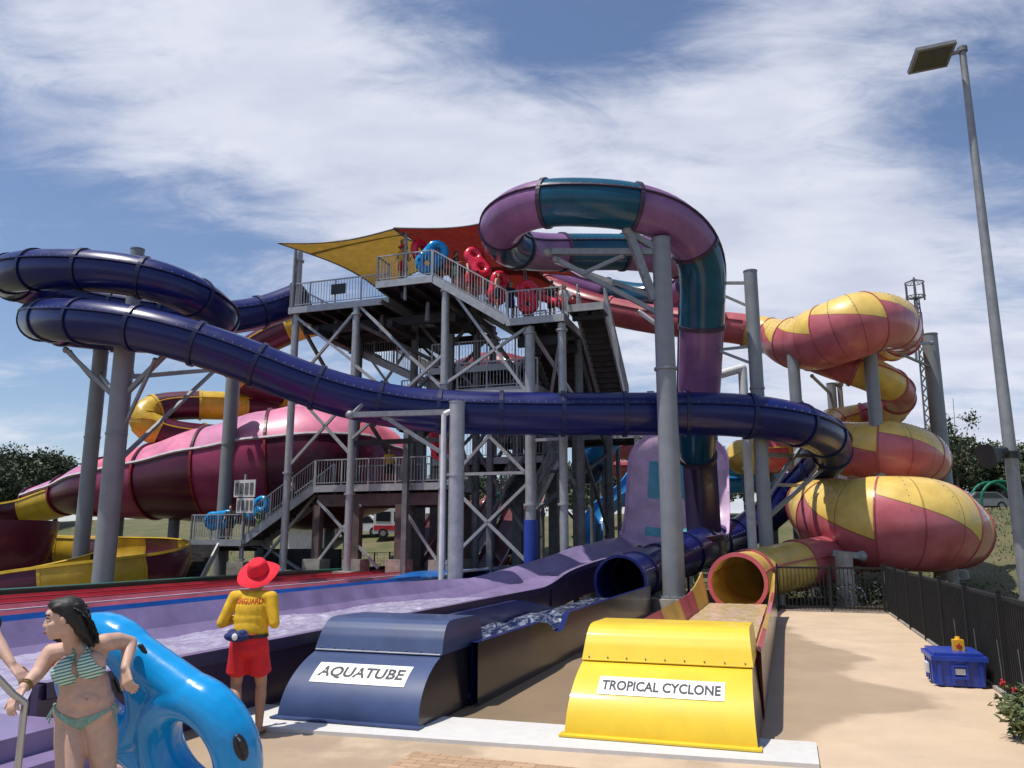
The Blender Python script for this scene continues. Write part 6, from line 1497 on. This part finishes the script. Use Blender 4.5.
small('bare-chested rider in black shorts on the open stairs near the bottom', 23, -10.35, 28.9, 10.95, 1.4, skin='skin', shirt=None, shorts='blk_cl', group=gq)
small('rider in white shirt low on the stairs by the largest red tube', 24, -9.4, 29.7, 10.5, 2.4, shirt='wht_cl', shorts='bluec', group=gq)
small('bare-chested rider holding the upper pair of red tubes on the stairs', 4, -11.6, 29.0, 11.75, 1.2, skin='skin', shirt=None, shorts='redp', group=gq)
small('rider in dark green between the two red double tubes on the stairs', 5, -10.9, 29.4, 11.3, 1.6, shirt='grn_cl', shorts='blk_cl', group=gq)
small('rider in black beside the lower red tube on the stairs', 6, -9.9, 29.2, 10.65, .6, shirt='blk_cl', shorts='bluec', group=gq)
small('rider in black shirt on the small right-hand landing', 7, -8.2, 29.2, 10.5, 2.2, shirt='blk_cl', shorts='blk_cl', group=gq)
small('pale-shirted rider at the right corner of the small landing', 8, -7.8, 29.8, 10.5, .3, shirt='wht_cl', shorts='blk_cl', group=gq)
small('boy in black top on the low landing before a blue tube', 9, -23.9, 30.9, 2.15, .1, skin='skin', shirt='blk_cl', shorts='blk_cl', s=.9)
small('child with lime trim at the foot of the lower stairs', 10, -22.3, 30.9, 2.3, .6, shirt='grn_cl', shorts='green2', s=.75)
small('bare-backed rider carrying a blue tube up the lower stairs', 11, -20.9, 31.1, 3.3, 2.6, skin='skin', shirt=None, shorts='blk_cl', s=.95)
small('rider in a blue shirt beside the red tube on the lower deck', 12, -13.5, 31.2, 4.42, 1.0, shirt='bluep', shorts='blk_cl')
small('rider in a yellow shirt on the middle of the lower deck', 13, -16.4, 31.8, 4.42, .4, shirt='yelc', shorts='blk_cl')
small('person in black standing on the ground under the lower deck', 14, -17.6, 35, .0, .4, shirt='blk_cl', shorts='blk_cl')
small('person in a dark red top on the ground under the stairs', 15, -21.8, 34, .0, 1.4, shirt='redp', shorts='blk_cl')
# tubes on the tower
gt = 'ride tubes carried by the queue'
def dt(label, px1, py1, px2, py2, Y, m, Rm=.27, r=.175, nrm=(0.3,-1,-.1), g=gt): double_tube(label, P(px1,py1,Y), P(px2,py2,Y-.1), V3(nrm), Rm, r, m, .045, [(0,R(60),R(20)),(1,R(-60),R(20))], g)
dt('blue double tube at the corner of the top deck', 437,252,427,263, 31.5, M['tubeblue'], .32, .2)
dt('upper red double tube, highest on the stairs of the tower', 474,256,481,269, 31.2, M['tubered'], nrm=(.5,-1,-.2))
dt('red double tube in the middle of the tower stairs', 500,281,497,295, 30.9, M['tubered'], nrm=(.6,-1,0))
dt('large red double tube facing out on the small right-hand landing', 527,290,528,304, 30.2, M['tubered'], nrm=(.1,-1,0))
dt('red double tube lying nearly flat at the right of the tower landing', 549,298,557,301, 30.4, M['tubered'], .24, .15, nrm=(.8,-.6,.2))
dt('blue double tube held upright on the low landing by the stairs', 213,521,228,519, 37.4, M['tubeblue'])
dt('blue double tube carried up the lower stairs', 252,511,262,505, 36.6, M['tubeblue'], nrm=(-.2,-1,.1))
dt('red double tube at the right end of the lower deck', 437,440,441,452, 33.2, M['tubered'], nrm=(.6,-1,.1))
rg = thing('single_tube', 'single red ring held up on the top deck, left of the blue tube', 'inflatable tube', P(420,251,32)); mb = MB(); torus(mb, P(420,251,32), V3((.45,.6,0)).normalized(), V3((0,0,1)), .33, .17); mb.build('vinyl_ring', M['tubered'], rg)
mb = MB(); mb.tube(P(420,251,32)+V3((0,-.02,.5)), P(420,251,32)+V3((0,-.02,.53)), .02, n=8); mb.build('valve', M['black'], rg)
